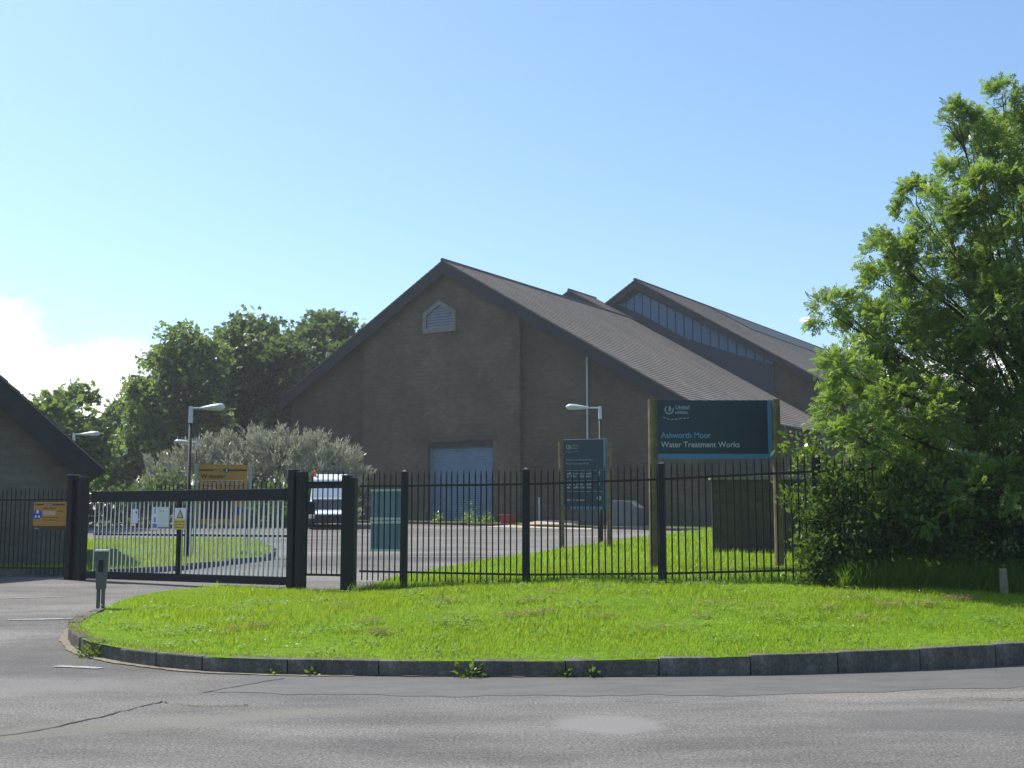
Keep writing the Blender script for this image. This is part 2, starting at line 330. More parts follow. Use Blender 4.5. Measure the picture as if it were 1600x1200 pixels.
LAWN = np.vstack([edge_front, [(-3.4, 21.6), (-2.7, 22.2), (-2.35, 25.2), (-.6, 29.5), (1.5, 35), (4.6, 43.5), (9.2, 55), (15, 62), (40, 66), (40, 40)]])
def in_poly(x, y, P):
    x = np.asarray(x); y = np.asarray(y); c = np.zeros(x.shape, bool); j = len(P) - 1
    for i in range(len(P)):
        with np.errstate(divide='ignore', invalid='ignore'):
            c ^= ((P[i][1] > y) != (P[j][1] > y)) & (x < (P[j][0] - P[i][0]) * (y - P[i][1]) / (P[j][1] - P[i][1] + 1e-12) + P[i][0])
        j = i
    return c
def dist_poly(x, y, P, closed=True):
    x = np.asarray(x, float); y = np.asarray(y, float); d = np.full(x.shape, 1e9)
    for i in range(len(P) if closed else len(P) - 1):
        a = P[i]; b = P[(i + 1) % len(P)]; ab = np.array(b) - np.array(a); L = ab @ ab + 1e-12
        t_ = np.clip(((x - a[0]) * ab[0] + (y - a[1]) * ab[1]) / L, 0, 1)
        d = np.minimum(d, np.hypot(x - a[0] - t_ * ab[0], y - a[1] - t_ * ab[1]))
    return d
def sstep(a, b, x):
    t_ = np.clip((x - a) / (b - a), 0, 1); return t_ * t_ * (3 - 2 * t_)
def kh(x): return .152 + .075 * sstep(-.5, 5.6, np.asarray(x, float))        # height of the kerb upstand
def z_lawn(x, y):
    x = np.asarray(x, float); y = np.asarray(y, float)
    d = dist_poly(x, y, LAWN)
    base = zg(y) + (kh(x) - .005) * (1 - .6 * sstep(15, 19, y) * (1 - sstep(-3, 0, x))) * (1 - .3 * sstep(26, 45, y))
    hump = .27 * sstep(0, 5.5, d) * (1 - sstep(26, 50, y)) + .03 * sstep(2, 6, x) * sstep(1, 4, d) * (1 - sstep(24, 40, y))
    bumps = .018 * np.sin(x * 2.1 + 1.3 * np.sin(y * .9)) * np.sin(y * 1.7 + x * .6) * sstep(0, 1.2, d)
    return base + hump + bumps
def sheet(name, poly, zfun, mat, parent=None, kind=None, step=.5, ymax=None):
    """a polygon cut into a fine grid that follows the ground"""
    P = np.asarray(poly, float); bm = bmesh.new()
    f = bm.faces.new([bm.verts.new((p[0], p[1], 0)) for p in P])
    bmesh.ops.triangulate(bm, faces=[f])
    for ax in (0, 1):
        lo, hi = P[:, ax].min(), P[:, ax].max()
        n_ = int((hi - lo) / step)
        for i in range(1, n_):
            no = Vector((1, 0, 0)) if ax == 0 else Vector((0, 1, 0)); co = no * (lo + (hi - lo) * i / n_)
            bmesh.ops.bisect_plane(bm, geom=bm.verts[:] + bm.edges[:] + bm.faces[:], plane_co=co, plane_no=no)
    xs = np.array([v.co.x for v in bm.verts]); ys = np.array([v.co.y for v in bm.verts]); zs = zfun(xs, ys)
    for v, z in zip(bm.verts, zs): v.co.z = z
    for fc in bm.faces:
        if fc.normal.z < 0: fc.normal_flip()
        fc.smooth = True
    bm.normal_update()
    for fc in bm.faces:
        if fc.normal.z < 0: fc.normal_flip()
    me = bpy.data.meshes.new(name); bm.to_mesh(me); bm.free()
    o = link(name, me, mat, parent)
    if kind: o['kind'] = kind
    return o
def strip(name, path, width, dz, mat, parent, off=0.0, wvar=0.0):
    """a ribbon laid on the asphalt"""
    P = np.asarray(path, float); T = np.gradient(P, axis=0); T /= np.linalg.norm(T, axis=1, keepdims=True); Nn = np.stack([T[:, 1], -T[:, 0]], 1)
    q_ = np.cumsum(np.r_[0, np.hypot(*np.diff(P, axis=0).T)]); w = width * (1 + wvar * (.5 * np.sin(q_ * 5.3 + P[0, 0]) + .3 * np.sin(q_ * 13.1 + 2) + .3 * np.sin(q_ * 29.7)))
    A = P + Nn * off; B = P + Nn * (off + w[:, None])
    V = np.vstack([np.c_[A, zg(A[:, 1]) + dz], np.c_[B, zg(B[:, 1]) + dz]]); n = len(P)
    F = [(i, i + 1, n + i + 1, n + i) for i in range(n - 1)]
    mb = MB().add(V.tolist(), F); o = mb.build(name, mat, parent)
    me = o.data
    if len(me.polygons) and sum(p.normal.z for p in me.polygons) < 0: me.flip_normals()
    return o

# ------------------------------------------------------------------ setting
ys = [-60, -20, 0, 12, 18, 25, 35, 45, 55, 66, 75, 100, 150, 400, 1200, 4000]; xs_ = [-3000, -400, -120, -40, 0, 40, 120, 400, 3000]
V = [(x, y, float(zg(y)) - .06) for y in ys for x in xs_]; nx = len(xs_)
tag(np_mesh('ground', V, [(j * nx + i, j * nx + i + 1, (j + 1) * nx + i + 1, (j + 1) * nx + i) for j in range(len(ys) - 1) for i in range(nx - 1)], 'rough'), kind='structure')
ys = list(np.arange(-14, 69, 1.0)); xs_ = list(np.arange(-34, 36, 2.0)); nx = len(xs_)
V = [(x, y, float(zg(y)) ) for y in ys for x in xs_]
road = tag(np_mesh('road', V, [(j * nx + i, j * nx + i + 1, (j + 1) * nx + i + 1, (j + 1) * nx + i) for j in range(len(ys) - 1) for i in range(nx - 1)], 'asphalt', smooth=True), kind='structure')
lawn = sheet('lawn', LAWN, z_lawn, 'turf', kind='structure', step=.45)
LAWN2 = np.array([(-8.9, 25.7), (-7.6, 28), (-6.5, 31.5), (-7, 35), (-9.3, 43), (-32, 43), (-32, 27), (-10, 26)])
sheet('lawn', LAWN2, lambda x, y: zg(y) + .1 + .05 * np.sin(x * 1.3) * np.sin(y * .8) * .4, 'turf', kind='structure', step=.7)
# darker reinstated strip along the kerb, cracks, pale repair, paint, grit
kp = smooth_path(KERB, 14)
front = kp[(kp[:, 1] < 16.5)]
sel = front[(front[:, 0] > -2.6) & (front[:, 0] < 13)]
strip('tarmac_strip', sel + np.c_[np.zeros(len(sel)), .03 * np.sin(sel[:, 0] * 2.3)], -1.25, .003, 'patch', road, -.02, .06)
fine = smooth_path(KERB, 40); fine = fine[fine[:, 1] < 16.5]
strip('gutter_grit', fine[(fine[:, 0] < -1.5)], -.1, .0095, 'grit', road, -.01, .25)
strip('gutter_grit', fine[(fine[:, 0] > -1.4) & (fine[:, 0] < 1.4)], -.045, .0125, 'grit', road, -.01, .8)
def wob(pts, n=14, a=.03):
    p = smooth_path(pts, n); return p + rng.normal(size=p.shape) * a * np.array([.4, 1])
strip('crack', wob([(-5.2, 8.0), (-3.72, 8.62), (-3.3, 9.3), (-2.97, 10.25)], 10, .02), .022, .0045, 'crack', road, 0, .6)
strip('crack', wob([(-2.97, 10.25), (-2.6, 10.0), (-2.2, 10.05)], 10, .015), .013, .0085, 'crack', road, 0, .6)
strip('crack', wob([(-2.75, 10.75), (-2.45, 11.3), (-2.2, 11.7)], 8, .012), .02, .0055, 'crack', road, 0, .5)
strip('crack', wob([(.9, 10.33), (1.3, 10.2), (1.9, 10.45)], 10, .012), .009, .0145, 'crack', road, 0, .6)
strip('crack', wob([(3.7, 10.72), (4.0, 10.35), (4.5, 10.42)], 10, .02), .012, .0145, 'crack', road, 0, .6)
def blob(name, cx, cy, rx, ry, dz, mat, n=22, rot=0.0):
    a = np.linspace(0, 2 * np.pi, n, endpoint=False); k = 1 + .13 * np.sin(3 * a + 1) + .08 * rng.normal(size=n)
    x = rx * k * np.cos(a); y = ry * k * np.sin(a); X = cx + x * math.cos(rot) - y * math.sin(rot); Y = cy + x * math.sin(rot) + y * math.cos(rot)
    mb = MB().add([(u_, v_, float(zg(v_)) + dz) for u_, v_ in zip(X, Y)], [tuple(range(n))]); return mb.build(name, mat, road)
def dash(x0, y0, x1, y1, w, dz=.008):
    strip('road_marking', np.array([(x0 + (x1 - x0) * s, y0 + (y1 - y0) * s) for s in np.linspace(0, 1, 30)]), w, dz, 'line', road, 0, .2)
dash(-7.25, 17.35, -6.2, 17.6, .13); dash(-8.7, 17.2, -7.65, 17.33, .13); dash(-4.72, 12.62, -4.2, 12.45, .1); dash(-9.4, 20.4, -7.9, 21.0, .08)
dash(-14, 52.6, 9.2, 53.2, .3, .012); dash(-9, 43.3, -.6, 43.5, .16, .012); dash(-6, 35.2, -.8, 35.0, .13, .012); dash(-3.2, 33.3, .3, 33.0, .16, .012); dash(-14, 38.2, -3, 38.6, .12, .012)
# kerb of separate stones
kerb = empty('kerb', kind='structure')
stone = MB().box(-.457, .457, -.07, .07, -.12, .128)
sm = stone.build('kerb_stone', 'kerb', kerb, bevel=.012); smesh = sm.data; first = True
cum = np.r_[0, np.cumsum(np.hypot(*np.diff(kp, axis=0).T))]
pos = 6.0
while pos < cum[-1] - .5:
    curvy = np.interp(pos, cum, kp[:, 0]) < -3
    L = .62 if curvy else .915
    a = np.array([np.interp(pos, cum, kp[:, i]) for i in (0, 1)]); b = np.array([np.interp(pos + L, cum, kp[:, i]) for i in (0, 1)])
    c = (a + b) / 2; ang = math.atan2(b[1] - a[1], b[0] - a[0])
    o = sm if first else bpy.data.objects.new('kerb_stone', smesh)
    if not first: col.objects.link(o); o.parent = kerb
    first = False
    nrm = np.array([-math.sin(ang), math.cos(ang)]);
    if nrm[1] > 0 and c[0] > -4.5: nrm = nrm
    drop = .05 * float(sstep(15.5, 18.2, c[1]))
    o.location = (c[0] - nrm[0] * -.0 + 0, c[1] + .06 * (1 if c[0] > -4.8 else .3), float(zg(c[1])) + random.uniform(-.007, .006) - drop)
    if c[0] < -4: o.location.x += .05
    o.rotation_euler = (random.uniform(-.03, .03), random.uniform(-.008, .008), ang + random.uniform(-.012, .012)); o.scale = (L / .914 * .994, 1, float(kh(c[0])) / .128)
    pos += L
# kerbs and rough strips inside the works
kb2 = empty('kerb', kind='structure')
def kerb_run(x0, y0, x1, y1, step=1.8):
    n_ = max(1, int(math.hypot(x1 - x0, y1 - y0) / step)); ang = math.atan2(y1 - y0, x1 - x0)
    for i in range(n_):
        s = (i + .5) / n_; o = bpy.data.objects.new('kerb_stone', smesh); col.objects.link(o); o.parent = kb2
        y = y0 + (y1 - y0) * s; o.location = (x0 + (x1 - x0) * s, y, float(zg(y)) + .0); o.rotation_euler = (0, 0, ang); o.scale = (math.hypot(x1 - x0, y1 - y0) / n_ / .914 * .99, 1, 1)
for a, b in zip([(-8.9, 25.6), (-7.55, 28), (-6.45, 31.5), (-6.95, 35)], [(-7.55, 28), (-6.45, 31.5), (-6.95, 35), (-9.3, 43)]): kerb_run(*a, *b)
kerb_run(-32, 43.05, -9.3, 43.05)

# ------------------------------------------------------------------ the large gabled works building
AZ = 32.6
U = np.array([math.cos(R(AZ)), -math.sin(R(AZ))]); W = np.array([math.sin(R(AZ)), math.cos(R(AZ))]); P0 = np.array([-.92, 66.0])
def bw(s, v): return P0 + U * s + W * v
bld = empty('works_building', (P0[0], P0[1], 0), -R(AZ), 'large dark stone gabled works building with blue shutter door and stepped tiled roof', 'building')
RS, RZ, SL = -3.2, 16.28, .585
def rz_(s): return RZ - SL * abs(s - RS)
VE = 22.6; TH = .3; EL, ER = -15.75, 13.0
def mw(*a, **k): return MB()
wall = MB()
def wall_top(s): return rz_(s) - TH + .02
wall.prism_y([(-15.4, .3), (-9.3, .3), (-9.3, wall_top(-9.3)), (-15.4, wall_top(-15.4))], 0, .35)
wall.prism_y([(1.75, .3), (12.3, .3), (12.3, wall_top(12.3)), (1.75, wall_top(1.75))], 0, .35)
wall.box(12.0, 12.3, .36, VE, .3, wall_top(12.3)); wall.box(-15.4, -15.1, .36, VE, .3, wall_top(-15.4))
wall.build('wall', 'stone', bld)
bay = MB()
bay.prism_y([(-9.32, .3), (-4.5, .3), (-4.5, wall_top(-4.5)), (-9.32, wall_top(-9.32))], -.28, .4)
bay.prism_y([(0, .3), (1.76, .3), (1.76, wall_top(1.76)), (0, wall_top(0))], -.28, .4)
bay.prism_y([(-4.5, 5.8), (0, 5.8), (0, wall_top(0)), (RS, wall_top(RS)), (-4.5, wall_top(-4.5))], -.28, .4)
bay.build('centre_bay_wall', 'stone_bay', bld)
MB().box(-4.95, .3, -.31, -.285, 5.8, 6.1).build('door_lintel', 'stone', bld)
door = empty('shutter_door'); door.parent = bld
MB().box(-4.5, 0, .1, .14, .3, 5.8).build('door_backing', 'shutter', door)
for i in range(45):
    z0 = 1.25 + i * .1
    mb = MB(); n_ = 4
    prof = [(.09 - .035 * math.sin(math.pi * k / n_), z0 + .096 * k / n_) for k in range(n_ + 1)]
    mb.add([(x, y, z) for x in (-4.42, -.08) for y, z in prof], [(k, k + 1, n_ + 2 + k, n_ + 1 + k) for k in range(n_)])
    mb.build('door_slat', 'shutter', door, smooth=False)
MB().box(-4.5, -4.38, .0, .08, .3, 5.75).build('door_guide', 'louvre', door); MB().box(-.12, 0, .0, .08, .3, 5.75).build('door_guide', 'louvre', door)
MB().box(-4.49, -.01, -.15, .08, 5.5, 5.79).build('door_hood', 'soffit', door)
win = empty('gable_window'); win.parent = bld
def ring(outer, inner, y0, y1):
    n_ = len(outer); mb = MB(); vs = [(x, y0, z) for x, z in outer] + [(x, y0, z) for x, z in inner] + [(x, y1, z) for x, z in outer] + [(x, y1, z) for x, z in inner]
    fs = []
    for i in range(n_):
        j = (i + 1) % n_; fs += [(i, j, n_ + j, n_ + i), (i, 2 * n_ + i, 2 * n_ + j, j), (n_ + i, n_ + j, 3 * n_ + j, 3 * n_ + i)]
    return mb.add(vs, fs)
wo = [(-4.85, 12.15), (-2.5, 12.15), (-2.5, 13.35), (-3.68, 14.05), (-4.85, 13.35)]; wi = [(-4.6, 12.4), (-2.75, 12.4), (-2.75, 13.2), (-3.68, 13.75), (-4.6, 13.2)]
ring(wo, wi, -.4, -.28).build('window_surround', 'dress', win)
for i in range(8):
    z0 = 12.42 + i * .16; z1 = z0 + .15
    hw = .9 if z0 < 13.1 else max(.12, .9 * (13.72 - z0) / .6)
    MB().add([(-3.68 - hw, -.36, z0), (-3.68 + hw, -.36, z0), (-3.68 + hw, -.295, z1), (-3.68 - hw, -.295, z1)], [(0, 1, 2, 3)]).build('louvre_blade', 'louvre', win)
MB().prism_y(wi, -.292, -.284).build('louvre_back', 'soffit', win)
# roofs: stepped courses
def roof_slope(name, s0, z0, s1, z1, v0, v1, mat='tile', parent=bld, course=.36, th=.07):
    L = math.hypot(s1 - s0, z1 - z0); n_ = int(L / course); mb = MB(); st = .032
    for i in range(n_):
        a = i / n_; b = (i + 1) / n_
        sa, za, sb, zb = s0 + (s1 - s0) * a, z0 + (z1 - z0) * a, s0 + (s1 - s0) * b, z0 + (z1 - z0) * b
        mb.add([(sa, v0, za), (sa, v1, za), (sb, v1, zb + st), (sb, v0, zb + st), (sb, v1, zb), (sb, v0, zb)], [(0, 1, 2, 3), (3, 2, 4, 5)])
    mb.add([(s0, v0, z0 - th), (s1, v0, z1 - th), (s1, v1, z1 - th), (s0, v1, z0 - th), (s0, v0, z0), (s1, v0, z1), (s1, v1, z1), (s0, v1, z0)], [(0, 1, 2, 3), (0, 4, 5, 1), (3, 2, 6, 7), (1, 5, 6, 2)])
    return mb.build(name, mat, parent)
def barge(name, s0, z0, s1, z1, v0, v1, depth, mat='barge', parent=bld):
    return MB().prism_y([(s0, z0 - .075), (s1, z1 - .075), (s1, z1 - depth), (s0, z0 - depth)], v0, v1).build(name, mat, parent)
roof = empty('roof'); roof.parent = bld
roof_slope('tile_slope', RS, RZ, ER, rz_(ER), -.74, VE, parent=roof); roof_slope('tile_slope', RS, RZ, EL, rz_(EL), -.74, VE, parent=roof)
MB().tube([(RS, -.76, RZ + .0), (RS, VE, RZ + .0)], .13, 8).build('ridge_tiles', 'ridge', roof)
barge('bargeboard', RS, RZ, ER, rz_(ER), -.7, -.58, .8, parent=roof); barge('bargeboard', RS, RZ, EL, rz_(EL), -.7, -.58, .8, parent=roof)
MB().add([(RS, -.58, RZ - .72), (ER, -.58, rz_(ER) - .72), (ER, .02, rz_(ER) - .36), (RS, .02, RZ - .36)], [(0, 1, 2, 3)]).add([(RS, -.58, RZ - .72), (EL, -.58, rz_(EL) - .72), (EL, .02, rz_(EL) - .36), (RS, .02, RZ - .36)], [(0, 1, 2, 3)]).build('soffit', 'soffit', roof)
MB().box(12.86, 13.1, -.5, VE - .1, rz_(ER) - .42, rz_(ER) - .22).build('gutter', 'soffit', roof)
MB().tube([(5.9, -.09, 10.6), (5.9, -.09, 1.0)], .055, 8).build('downpipe', 'pipe', bld)
MB().tube([(3.2, -.6, 2.6), (3.2, -.6, 1.0)], .05, 8).build('vent_pipe', 'pipe', bld)
for v_ in (7.6, 14.3, 20.0):
    MB().box(12.28, 12.34, v_ - .35, v_ + .35, 4.0, 6.2).build('slit_window', 'mullion', bld)
# middle roof: same right slope carried up to a higher ridge
MS, MZ = -6.75, 18.3
roof_slope('tile_slope', MS, MZ, RS + .02, RZ + .02, 20.1, 24.2, parent=roof); roof_slope('tile_slope', MS, MZ, -18, MZ - SL * 11.25, 20.1, 24.2, parent=roof)
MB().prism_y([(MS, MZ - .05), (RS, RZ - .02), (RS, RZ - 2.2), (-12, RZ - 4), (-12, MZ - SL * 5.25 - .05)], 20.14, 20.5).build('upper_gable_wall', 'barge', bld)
MB().tube([(MS, 20.05, MZ), (MS, 24.2, MZ)], .12, 8).build('ridge_tiles', 'ridge', roof)
# high rear block with sloping clerestory
HS, HZ, HL = -3.0, 19.25, .6
def hz(s): return HZ - HL * abs(s - HS)
roof_slope('tile_slope', HS, HZ, 19, hz(19), 23.5, 84, parent=roof); roof_slope('tile_slope', HS, HZ, -19, hz(-19), 23.5, 84, parent=roof)
MB().tube([(HS, 23.46, HZ), (HS, 84, HZ)], .13, 8).build('ridge_tiles', 'ridge', roof)
barge('bargeboard', HS, HZ, 19, hz(19), 23.54, 23.66, .62, parent=roof); barge('bargeboard', HS, HZ, -19, hz(-19), 23.54, 23.66, .62, parent=roof)
MB().prism_y([(-18, .3), (18.5, .3), (18.5, hz(18.5) - .35), (HS, HZ - .35), (-18, hz(-18) - .35)], 24.3, 24.6).add([], []).build('rear_wall', 'stone', bld)
MB().box(18.2, 18.5, 24.61, 83, .3, hz(18.5) - .35).build('rear_side_wall', 'stone', bld)
cler = empty('clerestory'); cler.parent = bld
def gtop(s): return hz(s) - .84 + .04 * max(0, s - HS)
def gbot(s): return float(np.interp(s, [-6, -4.2, -2.93, -1.62, .69, 2.68, 4.63, 6.53, 8.5], [18.3, 17.35, 16.75, 15.95, 14.6, 13.85, 13.1, 12.45, 11.85]))
npan = 18; s0, s1 = -4.75, 7.4
fb = [(q, gbot(q) - 2.4) for q in np.linspace(s0, s1, 12)]; MB().prism_y(fb + [(s1, gtop(s1)), (HS, gtop(HS)), (s0, max(gbot(s0), gtop(s0)))], 24.2, 24.28).build('glazing_frame', 'mullion', cler)
for i in range(npan):
    a = s0 + (s1 - s0) * i / npan + .05; b = s0 + (s1 - s0) * (i + 1) / npan - .05
    if gtop(a) - gbot(a) < .1 and gtop(b) - gbot(b) < .1: continue
    poly = [(a, gbot(a)), (b, gbot(b)), (b, max(gbot(b) + .02, gtop(b) - .05)), (a, max(gbot(a) + .02, gtop(a) - .05))]
    if a < HS < b: poly = [(a, gbot(a)), (b, gbot(b)), (b, gtop(b) - .05), (HS, gtop(HS) - .05), (a, gtop(a) - .05)]
    o = MB().prism_y(poly, 24.15, 24.19).build('pane', 'glass', cler)
rl = empty('rooflight'); rl.parent = bld
for i in range(20):
    v0 = 37 + i * 2.0; sA, sB = HS + .5, HS + 4.0
    MB().add([(sA, v0, hz(sA) + .1), (sB, v0, hz(sB) + .1), (sB, v0 + 1.9, hz(sB) + .1), (sA, v0 + 1.9, hz(sA) + .1), (sA, v0, hz(sA) - .03), (sB, v0, hz(sB) - .03), (sB, v0 + 1.9, hz(sB) - .03), (sA, v0 + 1.9, hz(sA) - .03)], [(0, 1, 2, 3), (0, 4, 5, 1), (3, 2, 6, 7), (0, 3, 7, 4), (1, 5, 6, 2)]).build('rooflight_pane', 'rooflight', rl)
# strip of rough ground, kerb and ramp at the foot of the gable
a = bw(-22, -3.6); b = bw(14.5, -3.6); c = bw(14.5, .5); d = bw(-22, .5)
sheet('building_verge', [a, b, c, d], lambda x, y: zg(y) + .1, 'rough', kind='structure', step=2)
a = bw(-22, -3.75); b = bw(3.2, -3.75); kerb_run(*a, *b, 2.5); a = bw(8.2, -3.75); b = bw(14.5, -3.75); kerb_run(*a, *b, 2.5)
rp = [bw(2.6, -5.2), bw(8.8, -5.2), bw(8.0, -3.0), bw(8.0, -.3), bw(3.6, -.3), bw(3.6, -3.0)]
sheet('paved_ramp', rp, lambda x, y: zg(y) + .02 + .22 * sstep(60, 63.5, y), 'ramp', kind='structure', step=1.2)

# ------------------------------------------------------------------ gatehouse hut at the left
hut = empty('gatehouse', (-10.53 - 4.36 * math.cos(R(22)), 28.6 - 4.36 * math.sin(R(22)), .3), R(22), 'low stone gatehouse with deep dark bargeboard at the left edge', 'hut')
hs, hy0, hy1 = .895, 0, 8.0; hw_ = 4.36; ez = 2.38; hrz = ez + hs * 5.04
MB().prism_y([(-hw_, -.4), (hw_, -.4), (hw_, hrz - .55 - hs * hw_), (0, hrz - .55), (-hw_, hrz - .55 - hs * hw_)], hy0, hy1).build('wall', 'hut_stone', hut)
hroof = empty('roof'); hroof.parent = hut
for sg in (1, -1):
    roof_slope('tile_slope', 0, hrz, sg * 5.04, ez, -.55, hy1 + .4, parent=hroof, th=.05)
    MB().prism_y([(0, hrz - .055), (sg * 5.04, ez - .055), (sg * 4.95, ez - .13), (sg * 4.36, ez - .13), (0, hrz - .72)], -.52, -.44).build('bargeboard', 'barge', hroof)
    MB().add([(sg * 4.95, -.44, ez - .14), (sg * 4.36, -.44, ez - .14), (sg * 4.36, hy1, ez - .14), (sg * 4.95, hy1, ez - .14)], [(0, 1, 2, 3)]).build('eaves_soffit', 'soffit', hroof)
MB().add([(0, -.44, hrz - .7), (4.4, -.44, hrz - .7 - hs * 4.4), (4.4, .0, hrz - .7 - hs * 4.4), (0, .0, hrz - .7)], [(0, 1, 2, 3)]).build('verge_soffit', 'soffit', hroof)
MB().tube([(4.45, .3, 2.1), (4.45, .3, -.1)], .05, 8).build('downpipe', 'black', hut)

# ------------------------------------------------------------------ railings and gates
bar_me = None
def bar_mesh():
    mb = MB(); h = 1.0; r = .0125
    mb.tube([(0, 0, -.15), (0, 0, 1.62), (0, 0, 1.70)], [r, r, .003], 6)
    return mb.build('bar', 'black')
def fence_run(name, pts, zrail, label, postx, spacing=.107, cat='fence', post_top=.26, postw=.095, plinth=False, skip=()):
    """pts: plan polyline; zrail(x)= height of the lower rail there"""
    global bar_me
    root = empty(name, (0, 0, 0), 0, label, cat)
    P = np.array(pts, float); cum = np.r_[0, np.cumsum(np.hypot(*np.diff(P, axis=0).T))]
    at_ = lambda s: (float(np.interp(s, cum, P[:, 0])), float(np.interp(s, cum, P[:, 1])))
    n_ = int(cum[-1] / spacing)
    for i in range(n_):
        x, y = at_((i + .5) * spacing)
        if bar_me is None: o = bar_mesh(); bar_me = o.data; o.parent = root
        else: o = bpy.data.objects.new('bar', bar_me); col.objects.link(o); o.parent = root
        o.location = (x, y, zrail(x)); o.rotation_euler = (random.uniform(-.006, .006), random.uniform(-.006, .006), random.random())
    for px in postx:
        s = float(np.interp(px, P[:, 0], cum)) if P[0, 0] < P[-1, 0] else 0
        x, y = at_(s); ang = math.atan2(P[-1, 1] - P[0, 1], P[-1, 0] - P[0, 0])
        z0 = zrail(x); mb = MB().box(-postw / 2, postw / 2, -postw / 2, postw / 2, -.4, 1.69)
        o = mb.build('post', 'black2', root, bevel=.006); o.location = (x, y, z0); o.rotation_euler = (0, 0, ang)
        cp = MB().add([(-.05, -.05, 1.69), (.05, -.05, 1.69), (.05, .05, 1.69), (-.05, .05, 1.69), (0, 0, 1.725)], [(0, 1, 4), (1, 2, 4), (2, 3, 4), (3, 0, 4)]).build('post_cap', 'black2', o)
    # rails between posts
    knots = sorted(set([P[0, 0], P[-1, 0]] + list(postx) + [p[0] for p in pts]))
    for a, b in zip(knots[:-1], knots[1:]):
        if b - a < .15: continue
        sa = float(np.interp(a, P[:, 0], cum)); sb = float(np.interp(b, P[:, 0], cum)); A = at_(sa); B = at_(sb)
        L = math.hypot(B[0] - A[0], B[1] - A[1]); ang = math.atan2(B[1] - A[1], B[0] - A[0]); tilt = math.atan2(zrail(b) - zrail(a), L)
        for dz in (0, 1.45):
            o = MB().box(0, L, -.006, .006, -.017, .017).build('rail', 'black', root); o.location = (A[0], A[1], zrail(a) + dz); o.rotation_euler = (0, -tilt, ang)
    return root
zr_main = lambda x: .63 + max(0.0, x - 1.0) * .042
fence_line = [(-2.62, 20.55), (-1.82, 20.2), (.23, 19.3), (2.33, 18.48), (4.55, 17.72), (5.6, 17.36)]
fence = fence_run('railing_fence', fence_line, zr_main, 'long black spiked railing fence along the top of the grass verge', [-1.82, .23, 2.33, 4.55])
fence_run('railing_fence', [(-13.2, 26.0), (-11, 25.75), (-9.32, 25.45)], lambda x: .47, 'black railing fence in front of the stone gatehouse', [-11.6])
plin = MB().prism_y([(-13.2, -.1), (-9.25, -.1), (-9.25, .16), (-13.2, .16)], -.1, .12).build('fence_plinth', 'kerb'); plin.location = (0, 25.72, .28); tag(plin, 'low concrete plinth under the railings before the gatehouse', 'plinth')
# sliding gate
gd = (GATE_R - GATE_L); gl = gd.length; ga = math.atan2(gd.y, gd.x)
gate = empty('sliding_gate', (GATE_L.x, GATE_L.y, 0), ga, 'wide sliding vehicle gate of closely set upright slats with a deep top beam', 'gate')
MB().box(0, gl, -.05, .05, 1.86, 2.08).build('top_beam', 'black2', gate, bevel=.006)
MB().box(-.1, gl, -.06, .06, .3, .45).build('bottom_beam', 'black2', gate, bevel=.006)
MB().box(0, gl, .03, .045, 1.18, 1.22).build('middle_rail', 'black', gate)
MB().box(gl * .47, gl * .47 + .06, -.05, .05, .45, 1.9).build('stile', 'black2', gate)
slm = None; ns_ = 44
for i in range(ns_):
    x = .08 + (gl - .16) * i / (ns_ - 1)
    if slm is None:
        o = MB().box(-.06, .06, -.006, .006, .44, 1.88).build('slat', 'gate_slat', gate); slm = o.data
        slm.materials.append(M['black'])                     # painted light: narrow edges black as if shaded, flanks pale as if sunlit
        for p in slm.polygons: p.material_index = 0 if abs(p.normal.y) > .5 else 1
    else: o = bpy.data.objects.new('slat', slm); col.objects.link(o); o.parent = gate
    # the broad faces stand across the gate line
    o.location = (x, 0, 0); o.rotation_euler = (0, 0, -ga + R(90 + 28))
spm = None
for i in range(30):
    x = gl * .35 + gl * .64 * i / 29
    if spm is None: o = MB().tube([(0, 0, 2.07), (0, 0, 2.17), (0, 0, 2.23)], [.011, .011, .002], 6).build('spike', 'black', gate); spm = o.data
    else: o = bpy.data.objects.new('spike', spm); col.objects.link(o); o.parent = gate
    o.location = (x, 0, 0)
def portal(name, x, y, w, z0, z1, rz, label, extra=True):
    r_ = empty(name, (x, y, 0), rz, label, 'gate post')
    MB().box(-w / 2, -w / 2 + .14, -.09, .09, z0, z1).build('upright', 'black2', r_, bevel=.008)
    MB().box(w / 2 - .14, w / 2, -.09, .09, z0, z1 - .04).build('upright', 'black2', r_, bevel=.008)
    MB().box(-w / 2 + .14, w / 2 - .14, .0, .06, z0, z1 - .1).build('web_plate', 'black2', r_)
    MB().box(-w / 2 - .01, -w / 2 + .15, -.1, .1, z1, z1 + .012).build('cap', 'galv', r_)
    return r_
portal('gate_post', -9.02, 24.75, .46, .15, 2.42, ga, 'broad black steel gate post beside the gatehouse corner')
portal('gate_post', -3.94, 21.9, .34, .2, 2.42, ga, 'broad black steel gate post at the closing end of the sliding gate')
portal('gate_post', -2.83, 20.75, .24, .3, 2.27, -.2, 'black steel post between the narrow pedestrian gate and the railing fence')
pg = empty('pedestrian_gate', (-3.70, 21.25, .4), -.33, 'narrow black pedestrian gate with lock box between two steel posts', 'gate')
for i in range(8):
    o = bpy.data.objects.new('bar', bar_me); col.objects.link(o); o.parent = pg; o.location = (.06 + i * .1, 0, .28)
for z_ in (.12, .98, 1.66, 1.74): MB().box(0, .8, -.015, .015, z_, z_ + (.12 if z_ == 1.66 - 0 else .04)).build('rail', 'black', pg)
MB().box(0, .045, -.025, .025, .05, 1.85).build('stile', 'black2', pg); MB().box(.755, .8, -.025, .025, .05, 1.85).build('stile', 'black2', pg)
MB().box(.1, .2, -.05, .03, 1.2, 1.42).build('lock_box', 'black2', pg, bevel=.006)
